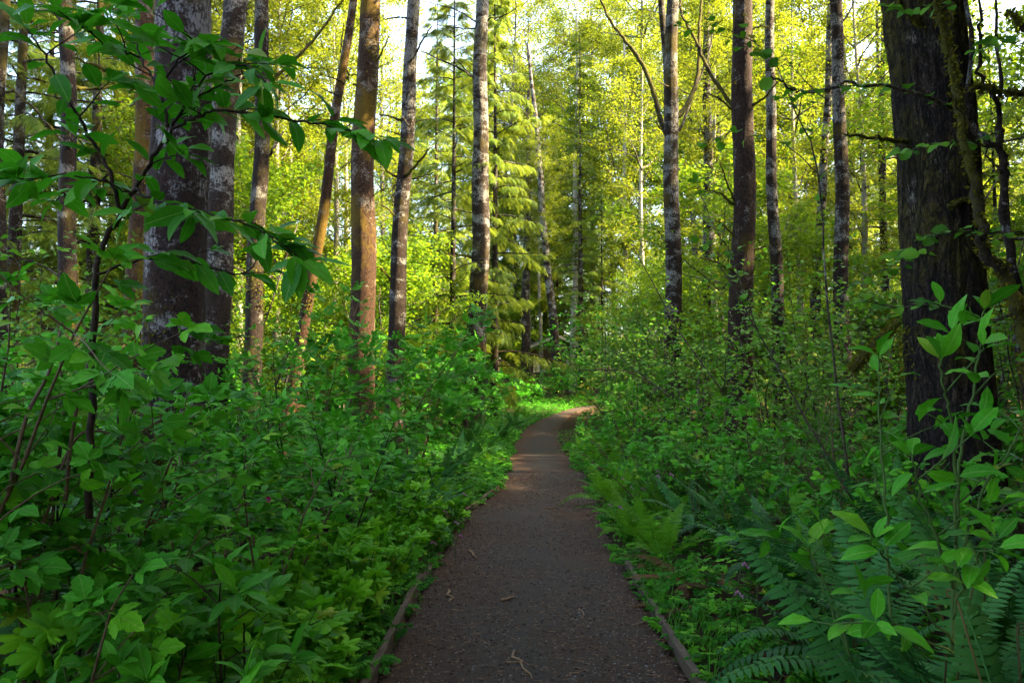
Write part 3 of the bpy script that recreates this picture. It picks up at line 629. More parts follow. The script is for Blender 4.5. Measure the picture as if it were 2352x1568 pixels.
TREES = [
 # name, label, px at eye level, px at top of frame, width px, Y, H, material, crown, rows, sides, [limbs: (pts, radius, dy, moss)]
 ('alder_tree', 'dark trunk cut off by the left edge of the picture', 3, 10, 30, 12, 17, 'bark_dark', 1, 60, 20, []),
 ('alder_tree', 'mossy slim trunk left of the huge trunk, dark brown', 168, 142, 42, 13.5, 18, 'bark_dark', 0, 70, 24, [([(150, 190), (200, 205), (260, 200), (330, 180)], .05, 1.5, 120), ([(150, 60), (110, 20), (85, 0)], .03, 0, 0), ([(150, 330), (60, 235), (0, 190)], .03, -.5, 0), ([(165, 430), (230, 440), (300, 445)], .03, .5, 60)]),
 ('alder_tree', 'reddish brown trunk half hidden behind the huge left trunk', 298, 335, 50, 12, 19, 'bark_brown', 2, 70, 28, [([(320, 190), (260, 165), (215, 150), (170, 130)], .05, -.5, 160), ([(330, 180), (310, 195), (297, 212)], .03, -.1, 40)]),
 ('alder_tree', 'huge red-brown trunk with white lichen patches in the left foreground', 381, 425, 134, 7, 24, 'bark_big', 3, 170, 64, []),
 ('alder_tree', 'white-patched grey trunk leaning right behind the huge left trunk', 494, 538, 66, 11, 21, 'bark_alder', 1, 90, 36, [([(525, 120), (560, 100), (585, 88)], .018, -.3, 0), ([(505, 160), (460, 172), (430, 180)], .02, -.6, 0)]),
 ('alder_tree', 'narrow dark trunk with a long diagonal mossy branch, left of path', 583, 598, 42, 14, 19, 'bark_dark', 0, 70, 24, [([(618, 190), (690, 125), (745, 60), (800, -15)], .045, .8, 120), ([(603, 380), (635, 330), (650, 300)], .04, .3, 30)]),
 ('alder_tree', 'thin brown trunk leaning right beside the orange-lit trunk', 668, 818, 30, 15.8, 15, 'bark_brown', 1, 70, 20, [([(790, 190), (765, 180), (735, 170)], .022, -.3, 20), ([(783, 220), (758, 212), (735, 200)], .018, -.3, 10), ([(800, 175), (785, 120), (790, 55)], .03, .1, 20), ([(815, 170), (850, 165), (880, 150)], .015, -.5, 0)]),
 ('alder_tree', 'orange sunlit mossy trunk left of the path, second thickest on the left', 826, 853, 60, 15, 22, 'bark_brown', 3, 100, 40, [([(856, 146), (875, 125), (893, 84)], .03, -.3, 40), ([(835, 197), (820, 195), (811, 194)], .03, -.2, 50), ([(840, 460), (870, 440), (890, 432)], .015, -.3, 0), ([(812, 470), (796, 462), (785, 458)], .02, 0, 0)]),
 ('alder_tree', 'grey trunk with many upturned dead stubs left of the path', 910, 944, 40, 17, 21, 'bark_alder', 2, 90, 32,
  [([(944, 139), (970, 95), (992, 62)], .035, -.3, 20), ([(915, 275), (890, 266), (871, 264)], .035, 0, 30), ([(935, 401), (965, 370), (988, 339)], .05, -.3, 40), ([(902, 402), (880, 380), (867, 326)], .035, -.2, 40), ([(913, 308), (895, 302), (882, 300)], .018, 0, 10), ([(948, 282), (975, 275), (1003, 272)], .02, .3, 10), ([(940, 412), (975, 405), (1006, 388)], .022, .5, 0), ([(906, 494), (885, 475), (864, 467)], .03, -.3, 40), ([(925, 270), (940, 290), (945, 270)], .03, -.35, 30), ([(925, 40), (895, 43), (880, 45)], .03, 0, 0), ([(900, 650), (880, 620), (855, 612)], .04, -.2, 60)]),
 ('alder_tree', 'dark banded white-flecked trunk beside the left path edge', 1093, 1110, 46, 24, 23, 'bark_alder', 3, 100, 36,
  [([(1087, 179), (1040, 150), (968, 117)], .045, -.5, 20), ([(1089, 48), (1040, 20), (975, 5)], .03, 0, 10), ([(1089, 68), (1045, 64), (1002, 57)], .03, .4, 10), ([(1128, 42), (1160, 36), (1193, 12)], .03, -.4, 10), ([(1074, 589), (1050, 584), (1026, 583)], .04, -.3, 60), ([(1070, 716), (1040, 703), (1015, 683)], .035, -.3, 40), ([(1086, 175), (1060, 150), (1035, 122)], .03, .3, 10), ([(1088, 690), (1090, 660), (1087, 640)], .04, -.35, 40)]),
 ('alder_tree', 'slender curved trunk on the inside of the path bend', 1283, 1205, 22, 44, 20, 'bark_alder', 2, 60, 16, [([(1262, 540), (1215, 500), (1180, 440), (1170, 400)], .05, .5, 0), ([(1232, 300), (1200, 250), (1180, 215)], .05, .5, 0)]),
 ('alder_tree', 'short dark trunk beside the cabin roof', 1206, 1218, 22, 46, 18, 'bark_dark', 1, 50, 16, []),
 ('birch_tree', 'sunlit white birch trunk in the far centre', 1317, 1326, 15, 50, 24, 'bark_pale', 0, 50, 14, [([(1320, 600), (1270, 590), (1235, 575)], .05, -1, 0)]),
 ('birch_tree', 'bright thin birch trunk splitting low, right of centre', 1437, 1434, 15, 46, 21, 'bark_pale', 1, 50, 14, [([(1437, 460), (1418, 420), (1405, 350), (1390, 290)], .08, .5, 0), ([(1434, 300), (1450, 220), (1462, 150)], .07, .5, 0)]),
 ('alder_tree', 'white-flecked dark trunk with an arching left limb, right of the path', 1542, 1546, 40, 19, 22, 'bark_alder', 3, 90, 34,
  [([(1522, 290), (1500, 212), (1471, 139), (1434, 91), (1405, 51), (1375, -10)], .075, 1.0, 160), ([(1535, 200), (1525, 195), (1510, 185)], .03, -.4, 20), ([(1530, 310), (1512, 290), (1508, 276)], .03, 0, 20)]),
 ('alder_tree', 'leaning double trunk close behind the arching-limbed trunk', 1568, 1518, 26, 23, 19, 'bark_dark', 0, 60, 20, [([(1565, 260), (1600, 185), (1606, 73), (1612, -10)], .10, .8, 100), ([(1560, 300), (1585, 240), (1625, 130), (1640, 60)], .05, 1, 0)]),
 ('alder_tree', 'far grey trunk between the forked and the stout right trunk', 1622, 1626, 28, 27, 21, 'bark_alder', 1, 60, 18, [([(1635, 420), (1650, 360), (1655, 300)], .04, 0, 0)]),
 ('spruce_tree', 'stout brown trunk with dead limb stubs right of the path', 1699, 1706, 57, 14.5, 22, 'bark_plain', 3, 110, 44,
  [([(1678, 240), (1628, 161), (1600, 100), (1570, 40), (1560, -10)], .05, .6, 120), ([(1680, 250), (1650, 225), (1625, 214)], .03, 0, 50), ([(1727, 242), (1755, 225), (1785, 190)], .04, -.3, 60), ([(1679, 466), (1655, 445), (1625, 438)], .035, -.2, 80), ([(1683, 455), (1665, 410), (1654, 370)], .025, -.2, 30), ([(1683, 540), (1665, 520), (1643, 505)], .028, -.2, 60), ([(1678, 618), (1650, 605), (1608, 592)], .035, -.3, 80), ([(1694, 231), (1692, 205), (1691, 186)], .025, -.25, 10), ([(1725, 68), (1750, 60), (1775, 66)], .02, -.3, 40), ([(1728, 575), (1745, 570), (1760, 566)], .025, -.1, 10)]),
 ('alder_tree', 'slim speckled white trunk just right of the stout trunk', 1786, 1769, 30, 18, 19, 'bark_alder', 2, 70, 24, [([(1775, 580), (1800, 575), (1815, 565)], .025, -.3, 60)]),
 ('alder_tree', 'far leaning grey trunk just left of the grey right trunk', 1868, 1908, 25, 24, 18, 'bark_alder', 1, 60, 18, []),
 ('alder_tree', 'grey lichened trunk left of the huge furrowed trunk', 1941, 1918, 36, 17, 21, 'bark_alder', 0, 80, 28, [([(1930, 55), (1950, 30), (1962, 0)], .03, -.2, 10)]),
 ('alder_tree', 'thin dark trunk partly hidden by the huge furrowed trunk', 2030, 2028, 18, 25, 18, 'bark_dark', 1, 50, 16, []),
 ('fir_tree', 'huge furrowed dark trunk with moss in the right foreground', 2170, 2128, 172, 7.5, 27, 'bark_fir', 3, 260, 120,
  [([(2140, 112), (2118, 66), (2074, 15), (2050, -20)], .045, -.6, 220), ([(2070, 322), (2010, 316), (1942, 309)], .028, -.6, 70), ([(2190, 260), (2178, 278), (2165, 285)], .05, -.25, 60), ([(2240, 410), (2225, 450), (2180, 475)], .05, -.5, 160), ([(2150, 60), (2190, 0)], .06, -.3, 60)]),
]
tree_feet = []
for k, (nm, lb, xb, xt, w, Y, H, mat, cr, rows, sides, limbs) in enumerate(TREES):
    a, b = at(xb, 896, Y), at(xt, 0, Y); ax = (b-a)/(b-a)[2]; gz = float(terrain(a[0], Y)); foot = a+ax*(gz-a[2])
    t = thing(nm, foot, lb, 'tree'); r = .5*w*Y/FPX
    big_trunk(t, foot, foot+ax*10, r*1.05, H, M[mat], k+1, rows, sides, .35, .05 if w < 100 else .03, .035 if mat == 'bark_fir' else 0)
    tree_feet.append((foot[0], foot[1], r))
    for q, (P, lr, dy, ms) in enumerate(limbs):
        xc = xt+(xb-xt)*P[0][1]/896.0; P = [((xc*.6+P[0][0]*.4), P[0][1]+4)]+P
        limb(t, foot, P, Y, lr, M['bark_moss'] if ms > 30 else M['bark_dark'], k*20+q, dy, ms)
    if Y < 16.5: cr = 4 if foot[0] > 1 else 3  # out-of-frame crowns: dense on the right, thinner on the left, to steer skylight
    wm, cm, z1 = CROWN[cr]; s = .8+.25*((k*7) % 5)/4
    zc = .5*Y+(5.0 if foot[0] > 1 or Y > 13 else 10.0)                                     # the crown starts above what the picture shows
    s2 = .62 if foot[0] < 1 and Y < 13 else min(1.2, max(.6, (H-zc*.75)/14)) if mat != 'bark_pale' else 1
    for nm2, me in ((('limb', wm), ('crown', cm)) if nm != 'fir_tree' else ()):
        o = link(nm2, me, t); o['kind'] = 'stuff'; o.rotation_euler = (0, 0, k*1.3); o.scale = (s2,)*3
        z0 = {0: 4.5, 1: 6, 2: 3, 3: 9, 4: 9}[cr]*s2; lift = (zc if Y < 26 else 7)-z0; o.location = (ax[0]*(lift+5), ax[1]*(lift+5), lift)
    if nm == 'fir_tree':
        for nm2, me in (('branch', CON[3][1]), ('needle_crown', CON[3][2])): o = link(nm2, me, t); o['kind'] = 'stuff'; o.location = (ax[0]*12, ax[1]*12, 4.6); o.scale = (1.1, 1.1, .85)
    if mat in ('bark_brown', 'bark_dark', 'bark_big', 'bark_fir') and Y < 21:     # moss tufts on the bark
        rng = np.random.default_rng(k); mb = MB(); zz = rng.uniform(0, .5*Y+1.5, 9); n = 60 if w < 100 else 200
        for z_ in zz:
            pts = np.array([ax*(z_+d) for d in np.linspace(-.25, .25, 6)])+rng.normal(0, .01, 3)
            rad = np.full(6, r*(1-.72*(z_/H)**1.1)*1.03); azs = rng.uniform(0, 6.28)
            i = rng.integers(0, 5, n); th = azs+rng.normal(0, .5, n); ra = rad[i]
            n_ = np.stack([np.cos(th), np.sin(th), np.zeros(n)], -1); P = pts[i]+n_*ra[:, None]+np.stack([np.zeros(n), np.zeros(n), rng.uniform(-.05, .05, n)], -1)
            inst(mb, rhomb, frames(n_*.6+np.array([0, 0, -.8])+rng.normal(0, .3, (n, 3)), n_+rng.normal(0, .3, (n, 3))), P, rng.uniform(.02, .05, n), rng.random(n))
        tag(mb.obj('moss', M['moss'], t), kind='stuff')

# the mossy many-stemmed maple at the right edge
Y = 5.6; foot = at(2352, 896, Y)*[1, 1, 0]+[0.05, 0, float(terrain(at(2352, 896, Y)[0], Y))]
t = thing('vine_maple', foot, 'mossy many-stemmed vine maple at the right edge beside the furrowed trunk', 'tree')
for k, (P, r, ms, mt) in enumerate([
    ([(2375, 1150), (2365, 880), (2345, 740), (2310, 640), (2264, 574), (2242, 439), (2209, 293), (2195, 183), (2165, 73), (2150, -30)], .055, 900, 'bark_moss'),
    ([(2368, 1150), (2352, 800), (2322, 600), (2308, 403), (2294, 348), (2228, 275), (2231, 146), (2217, -30)], .040, 60, 'bark_alder'),
    ([(2372, 1100), (2330, 700), (2301, 384), (2294, 256), (2298, 165), (2276, -30)], .026, 60, 'bark_dark'),
    ([(2300, 330), (2290, 240), (2252, 165), (2250, 60), (2240, -30)], .020, 30, 'bark_dark'),
    ([(2205, 270), (2190, 130), (2185, 40), (2180, -20)], .018, 120, 'bark_moss'),
    ([(2228, 278), (2162, 234), (2045, 198), (1942, 198), (1858, 209), (1821, 201), (1778, 176), (1759, 139)], .013, 0, 'twig'),
    ([(2300, 400), (2255, 330), (2200, 250), (2185, 205)], .008, 0, 'twig'),
    ([(2352, 720), (2250, 735), (2150, 700), (2060, 705), (1985, 690)], .008, 0, 'twig'),
    ([(2380, 530), (2290, 535), (2200, 528), (2120, 545)], .008, 0, 'twig'),
    ([(2390, 180), (2330, 215), (2260, 200), (2230, 205)], .03, 160, 'bark_moss'), ([(2400, 90), (2345, 60), (2310, 20)], .03, 120, 'bark_moss')]):
    pts = limb(t, foot, P, Y, r, M[mt], 900+k, -.6 if r < .015 else .3*(k % 3-1), ms, 'stem' if r > .017 else 'twig')
MAPLE_T = (t, foot, Y)

# background wood: copies of a few trees, each one its own thing
bg = []
def place_tree(kind, x, y, s, rz, var):
    z = float(terrain(x, y)); px, _ = px_of((x, y, z+3)); loc = (x, y, z-.03)
    if kind == 'alder':
        wm, cm, z1 = CROWN[var]; parts = [('trunk', BT[var]), ('limb', wm), ('crown', cm)]; nm, cat = 'alder_tree', 'tree'
    elif kind == 'maple': wm, cm = MAPLE[var]; parts = [('stem', wm), ('crown', cm)]; nm, cat = 'maple_tree', 'tree'
    else: parts = list(zip(('trunk', 'branch', 'needle_crown'), CON[var])); nm, cat = 'spruce_tree', 'tree'
    t = thing(nm, loc, '', cat, {'alder': 'slender alders of the background wood', 'maple': 'bushy understory maples', 'spruce': 'spruces of the background wood'}[kind], rz, s)
    for n, me in parts:
        o = link(n, me, t)
        if n in ('branch', 'limb'): o['kind'] = 'stuff'
    bg.append((t, kind, float(px), y, s)); return t
BT = []
for v, (wm, cm, z1) in enumerate(CROWN):
    rng = np.random.default_rng(v+60); H = z1+1.0; n = 40; zz = np.linspace(-.3, H, n)
    pts = np.stack([.10*np.sin(zz*.35+v), .10*np.cos(zz*.3+v), zz], -1); BT.append(MB().add(*tube(pts, np.linspace(.19, .02, n)*(1+.4*np.exp(-zz*2.5)), 14)).mesh('trunk', M[['bark_alder', 'bark_pale', 'bark_brown', 'bark_alder', 'bark_alder'][v]]))
rng = np.random.default_rng(77)
for (px, Y, kind, var, s) in [(1135, 30, 'spruce', 0, 1.0), (1040, 25, 'spruce', 2, 1.0), (1336, 46, 'spruce', 1, .9), (1385, 40, 'spruce', 2, .8), (1000, 36, 'spruce', 1, .8), (205, 21, 'spruce', 1, .9), (20, 19, 'spruce', 1, .85), (330, 25, 'spruce', 3, .85), (140, 24, 'spruce', 3, .9), (-60, 24, 'spruce', 3, .9), (90, 27, 'spruce', 3, .8), (245, 30, 'spruce', 3, .8), (2040, 32, 'spruce', 1, .9), (1660, 40, 'spruce', 3, .8), (2300, 22, 'spruce', 2, .8), (1900, 46, 'spruce', 3, .8), (720, 50, 'spruce', 1, .9)]:
    p = at(px, 896, Y); place_tree(kind, p[0], Y, s, rng.uniform(0, 6), var)
taken = [(f[0], f[1]) for f in tree_feet]+[(b[0].location.x, b[0].location.y) for b in bg]
def scatter(kind, n, y0, y1, vars_, smin, smax, gap, pd=2.6, xw=.68, seed=0, skip=None):
    rng = np.random.default_rng(seed); c = 0; tries = 0
    while c < n and tries < n*60:
        tries += 1; y = y0+(y1-y0)*rng.random()**.9; x = rng.uniform(-1, 1)*(xw*y+2)
        if pdist(x, y) < pd or (34 < y < 44 and x > 1): continue
        if any((x-a)**2+(y-b)**2 < gap*gap for a, b in taken): continue
        if skip and skip(*px_of((x, y, 2.0)), y): continue
        taken.append((x, y)); place_tree(kind, x, y, rng.uniform(smin, smax), rng.uniform(0, 6.28), vars_[rng.integers(len(vars_))]); c += 1
scatter('alder', 33, 25, 62, (0, 1, 2), .75, 1.1, 2.4, 2.6, .66, 1, lambda a, b, y: (900 < a < 1270 and y < 44) or (a > 1270 and y < 37) or a < 330 or (600 < a < 1060))
scatter('maple', 56, 19, 60, (0, 1, 2), .7, 1.15, 1.7, 3.0, .66, 2, lambda a, b, y: (960 < a < 1300 and y < 44) or (a > 1270 and 25 < y < 34) or (a < 330 and y < 34))
scatter('alder', 20, 62, 85, (0, 1, 2, 3), 1.0, 1.3, 2.5, 2.6, .66, 3)
scatter('maple', 44, 60, 90, (0, 1, 2), 1.0, 1.5, 1.6, 2.6, .66, 4)
scatter('maple', 11, 42, 64, (3,), .85, 1.1, 3.2, 2.6, .66, 6, lambda a, b, y: a < 1500)
scatter('maple', 16, 20, 36, (0, 1), .65, .85, 1.8, 3.2, .66, 16, lambda a, b, y: a < 1440)
for (px, Y, kind, var, s) in [(872, 47, 'alder', 0, 1.15), (900, 58, 'alder', 2, 1.3), (628, 26, 'alder', 1, .85), (655, 31, 'alder', 1, .9), (762, 28, 'alder', 1, .8), (785, 34, 'alder', 1, .9), (540, 24, 'alder', 1, .8), (455, 26, 'alder', 1, .85), (1648, 30, 'alder', 1, .8), (1838, 28, 'alder', 1, .8), (1990, 24, 'alder', 1, .75), (1480, 38, 'alder', 1, .9), (1180, 60, 'alder', 3, 1.35), (1250, 66, 'alder', 0, 1.3), (1365, 60, 'alder', 3, 1.35), (1410, 62, 'alder', 0, 1.4), (1480, 50, 'alder', 3, 1.3), (1540, 58, 'alder', 0, 1.35), (1600, 48, 'alder', 3, 1.3), (1670, 56, 'alder', 0, 1.3), (1730, 46, 'alder', 3, 1.2), (1800, 52, 'alder', 0, 1.35), (1880, 48, 'alder', 3, 1.3), (1960, 44, 'alder', 0, 1.2), (1120, 66, 'spruce', 3, 1.25), (1215, 68, 'alder', 3, 1.5), (1330, 70, 'alder', 0, 1.5), (1450, 72, 'alder', 3, 1.5), (1570, 70, 'spruce', 3, 1.3), (1690, 70, 'alder', 3, 1.5), (2080, 46, 'alder', 3, 1.2), (2200, 40, 'alder', 0, 1.1), (1400, 58, 'maple', 3, 1.2), (1250, 68, 'maple', 3, 1.3), (1300, 64, 'maple', 3, .9), (1335, 70, 'maple', 3, 1.2), (1365, 66, 'maple', 2, 1.2), (1322, 60, 'maple', 1, 1.2)]:
    p = at(px, 896, Y); taken.append((p[0], Y)); place_tree(kind, p[0], Y, s, rng.uniform(0, 6), var)
scatter('maple', 8, 60, 80, (3,), 1.1, 1.4, 3.2, 2.6, .5, 8)
# unseen trees added beside and behind the camera to hold sun and skylight off the foreground
rng = np.random.default_rng(5)
for y, o_ in ((24.5, 4), (27, 4.5), (30, 5), (26, 8.5)): place_tree('spruce', .66*y+o_, y, rng.uniform(.74, .82), rng.uniform(0, 6), 3)  # unseen spruces added to shade the path as far as the bend
for y in np.arange(-16, 26, 3.6):  # off-frame spruce rows set up to block the sun
    for x in np.arange(9, 34, 5.0):
        xx, yy = x+rng.normal(0, .9)+max(0, .70*y), y+rng.normal(0, .8)
        place_tree('spruce', xx, yy, rng.uniform(.9, 1.1) if y < 8 else (rng.uniform(.82, .92) if 9.5 < yy < 13.5 else rng.uniform(1.05, 1.18)), rng.uniform(0, 6), int(rng.choice([1, 3])))  # lower spruces here let sun through to the orange-lit trunk
for y in np.arange(9, 27, 2.8): place_tree('spruce', .7*y+11.5, y, rng.uniform(.85, .92) if 9.5 < y < 13.5 else rng.uniform(1.02, 1.15), rng.uniform(0, 6), 3)  # extra out-of-view row closing sun gaps between the spruces above
for (x, y) in [(7.2, 2.2), (8.6, 6.4), (6.2, -3.2), (10.5, 10.2), (5.2, -7), (10.2, 4.2), (12.5, 5.6), (12.2, 2.4)]: place_tree('spruce', x, y, rng.uniform(.9, 1.0), rng.uniform(0, 6), 3)  # spruces put in out of view to darken the right foreground
for (x, y) in [(-2.2, -5.5), (2.6, -5.6), (.2, -9), (4, -12)]: place_tree('spruce', x, y, rng.uniform(.8, .95), rng.uniform(0, 6), 3)  # unseen spruces added to block skylight from behind the camera
for (x, y) in [(4.6, 1.2), (5.9, 4.2), (3.6, -1.8), (7.4, 7.2), (3.5, 3.0), (5.2, 6.3), (2.9, .4), (2.4, 1.7), (4.3, 4.9)]: place_tree('alder', x, y, .60, rng.uniform(0, 6), 4)  # small alders added out of view, their crowns shading the right foreground
for (x, y) in [(-16, 7), (3, -9), (-2, -14), (-18, -6), (-18, 13), (7, -6), (-22, 3), (-11, -16), (5, -17)]:  # unseen alders placed to cut sky light from behind and the left
    place_tree('alder', x, y, rng.uniform(.9, 1.1), rng.uniform(0, 6), int(rng.integers(0, 4)))

# the cabin roof that shows past the bend
Yc = 56.0; c0 = at(1262, 800, Yc); gz = float(terrain(c0[0], Yc)); rz = math.radians(12)
cab = thing('cabin', (c0[0], Yc+2.5, gz), 'small dark wooden cabin with pale roof edge beyond the path bend', 'cabin', None, rz)
ew, dp, rg = 2.6, 2.2, 2.6
hz = (at(1222, 812, Yc)[2]-gz)
v = np.array([(-ew, -dp, 0), (ew, -dp, 0), (ew, dp, 0), (-ew, dp, 0), (-ew, -dp, hz), (ew, -dp, hz), (ew, dp, hz), (-ew, dp, hz), (0, -dp, hz+1.2), (0, dp, hz+1.2)])
MB().add(v, [np.array([(0, 1, 5, 4), (1, 2, 6, 5), (2, 3, 7, 6), (3, 0, 4, 7)]), np.array([(4, 5, 8), (6, 7, 9)])]).obj('wall', M['cabin_wood'], cab, False)
for s in (-1, 1):
    a = np.array([(0, -dp-.5, hz+1.22), (0, dp+.5, hz+1.22), (s*(ew+.6), dp+.5, hz-.06), (s*(ew+.6), -dp-.5, hz-.06)]); b = a+[0, 0, .09]
    ro = MB().add(np.vstack([a, b]), np.array([(0, 1, 2, 3), (7, 6, 5, 4), (0, 4, 5, 1), (1, 5, 6, 2), (2, 6, 7, 3), (3, 7, 4, 0)])).obj('roof', M['cabin_roof'], cab, False)
    a = np.array([(0, -dp-.54, hz+1.14), (s*(ew+.62), -dp-.54, hz-.16), (s*(ew+.62), -dp-.54, hz+.04), (0, -dp-.54, hz+1.34)]); b = a+[0, .035, 0]
    MB().add(np.vstack([a, b]), np.array([(0, 1, 2, 3), (7, 6, 5, 4), (0, 4, 5, 1), (1, 5, 6, 2), (2, 6, 7, 3), (3, 7, 4, 0)])).obj('fascia_board', M['fascia'], ro, False)
for k, x in enumerate((-1.2, 1.2)):
    a = np.array([(x-.45, -dp-.02, 1.0), (x+.45, -dp-.02, 1.0), (x+.45, -dp-.02, 1.9), (x-.45, -dp-.02, 1.9)]); b = a-[0, .03, 0]
    MB().add(np.vstack([a, b]), np.array([(0, 1, 2, 3), (7, 6, 5, 4), (0, 4, 5, 1), (1, 5, 6, 2), (2, 6, 7, 3), (3, 7, 4, 0)])).obj('window', M['fascia'], cab, False)

# ------------------------------------------------------------------ shrubs
SP = {  # leaf length, stem material, node gap, leaves at a shoot tip, lateral length share, wander, name, noun
 'plum': (.130, 'darkstem', .066, 6, .30, .10, 'osoberry_shrub', 'oval-leaved shrub'),
 'salmon': (.132, 'stem_brown', .080, 4, .30, .16, 'salmonberry_shrub', 'jagged-leaved berry shrub'),
 'thimble': (.165, 'stem_green', .075, 3, .22, .10, 'thimbleberry_plant', 'broad lobed-leaf berry plant'),
 'elder': (.26, 'stem_brown', .13, 4, .28, .10, 'elder_shrub', 'elder shrub with feathered leaves'),
 'hazel': (.096, 'twig', .085, 2, .40, .22, 'hazel_shrub', 'twiggy round-leaved hazel'),
 'huckle': (.034, 'stem_brown', .022, 3, .34, .20, 'huckleberry_bush', 'fine-leaved dark bush'),
}
MAXPART = 300
def leaf_at(L, p, d, up, s): L.append((p, d, up, s))
def along(rng, L, pts, gap, size, tip, start=.1, updroop=-.1, face=(0, -.25, 1.0)):
    seg = np.linalg.norm(np.diff(pts, axis=0), axis=1); tot = seg.sum(); n = max(1, int(tot*(1-start)/gap)); cum = np.concatenate([[0], np.cumsum(seg)]); s = 1
    face = np.array(face)
    for k in range(n):
        u = tot*(start+(1-start)*(k+.3)/n); i = min(len(seg)-1, np.searchsorted(cum, u)-1); p = pts[i]+(pts[i+1]-pts[i])*((u-cum[i])/seg[i]); d = nrm(pts[i+1]-pts[i])
        side = nrm(np.cross(d, (0, 0, 1))+1e-4); s = -s
        f = nrm(d*rng.uniform(.25, .9)+side*s*rng.uniform(.5, 1.1)+np.array([0, 0, updroop+rng.normal(0, .28)]))
        leaf_at(L, p, f, face+rng.normal(0, .5, 3), size*rng.uniform(.65, 1.15))
    d = nrm(pts[-1]-pts[-2])
    for k in range(tip):
        a = 6.283*k/tip+rng.random(); o = np.array([math.cos(a), math.sin(a), 0]); f = nrm(d*rng.uniform(.4, 1.0)+o*rng.uniform(.5, 1.0)+np.array([0, 0, rng.uniform(-.1, .5)]))
        leaf_at(L, pts[-1], f, face+rng.normal(0, .3, 3)+d*.3, size*rng.uniform(.6, 1.1))
def emit(t, sp, L, near, name='leaf', seed=0):
    rng = np.random.default_rng(seed); P = np.array([l[0] for l in L]); F = frames(np.array([l[1] for l in L]), np.array([l[2] for l in L])); S = np.array([l[3] for l in L]); n = len(L)
    idx = rng.permutation(n); k = MAXPART if near else 0
    if near:
        W = np.array(t.location); dist = np.linalg.norm(P+W-CAM, axis=1); idx = np.argsort(dist/S)
    for i in idx[:k]:
        o = bpy.data.objects.new(name, LM[sp][int(rng.integers(NV))]); COL.objects.link(o); o.parent = t
        m = Matrix(F[i].tolist()).to_4x4() @ Matrix.Scale(S[i], 4); m.translation = P[i]; o.matrix_basis = m
    rest = idx[k:]
    if len(rest):
        mb = MB(); v = rng.integers(0, NV, len(rest)); tl = TL[sp]
        for q in range(NV):
            r = rest[v == q]; inst(mb, tl[q], F[r], P[r], S[r], rng.random(len(r)))
        tag(mb.obj('foliage', M[LEAFM[sp]], t), kind='stuff')
shrubs = []
def shrub(sp, x, y, h, nst, seed, near=None, spread=.45, dens=1.0, label=None, face=(0, -.25, 1.0), lean=(0, 0)):
    rng = np.random.default_rng(seed); size, sm, gap, tip, latf, wan, nm, noun = SP[sp]; z = float(terrain(x, y)); t = thing(nm, (x, y, z), label or '', 'shrub', None)
    if near is None: near = math.hypot(x, y) < 7.5
    L = []; far = MB(); gap = gap/dens
    for i in range(nst):
        az = 6.283*(i+rng.random())/nst; tl = spread*rng.uniform(.3, 1.1); d = (math.cos(az)*tl+lean[0], math.sin(az)*tl+lean[1], 1.0); b = np.array([math.cos(az)*.05, math.sin(az)*.05, -.05])
        ln = h*rng.uniform(.75, 1.08); pts = grow(rng, b, d, ln, 9, wan*.55, .03); mb = MB() if near else far; r0 = .0045+.004*h
        mb.add(*tube(pts, np.linspace(r0, .0025, 10), 6 if near else 4, False))
        nl = max(2, int((3+3.2*h)*(1 if sp != 'thimble' else .7)))
        for k in range(nl):
            q0 = .52 if near and h > .8 else .34; q = q0+(.98-q0)*(k+rng.random())/nl; j = min(8, int(q*9)); p = pts[j]; d0 = nrm(pts[j+1]-pts[j]); a = rng.uniform(0, 6.283)
            dd = nrm(d0*.5+np.array([math.cos(a), math.sin(a), rng.uniform(.0, .4)])); lat = grow(rng, p, dd, latf*h*rng.uniform(.5, 1.15)*(1.25-q*.6), 5, wan, .05)
            mb.add(*tube(lat, np.linspace(.0035, .0016, 6), 4 if near else 3, False)); along(rng, L, lat, gap, size, tip, .15, -.12, face)
        along(rng, L, pts[5:], gap*1.2, size, tip, .1, -.1, face)
        if near: mb.obj('stem', M[sm], t)
    if not near: far.obj('stem', M[sm], t)
    emit(t, sp, L, near, 'leaf', seed)
    if not label: shrubs.append((t, noun, float(px_of((x, y, z+h*.6))[0]), y))
    return t
def top_h(px, Y, table, rng, j=90):
    row = np.interp(px, [a for a, b in table], [b for a, b in table])+rng.uniform(-20, j); return at(px, row, Y)[2]
LT = [(-300, 460), (0, 500), (180, 640), (300, 880), (450, 930), (560, 880), (700, 860), (850, 930), (950, 1080), (1010, 1220), (1040, 1290)]
RT = [(1390, 1330), (1450, 1240), (1560, 1150), (1650, 1060), (1800, 930), (1950, 880), (2100, 960), (2352, 900)]
rng = np.random.default_rng(31); spots = []
def try_spot(x, y, gap):
    if any((x-a)**2+(y-b)**2 < gap*gap for a, b in spots): return False
    if any((x-a)**2+(y-b)**2 < (r+.25)**2 for a, b, r in tree_feet): return False
    spots.append((x, y)); return True
cnt = 0; tries = 0
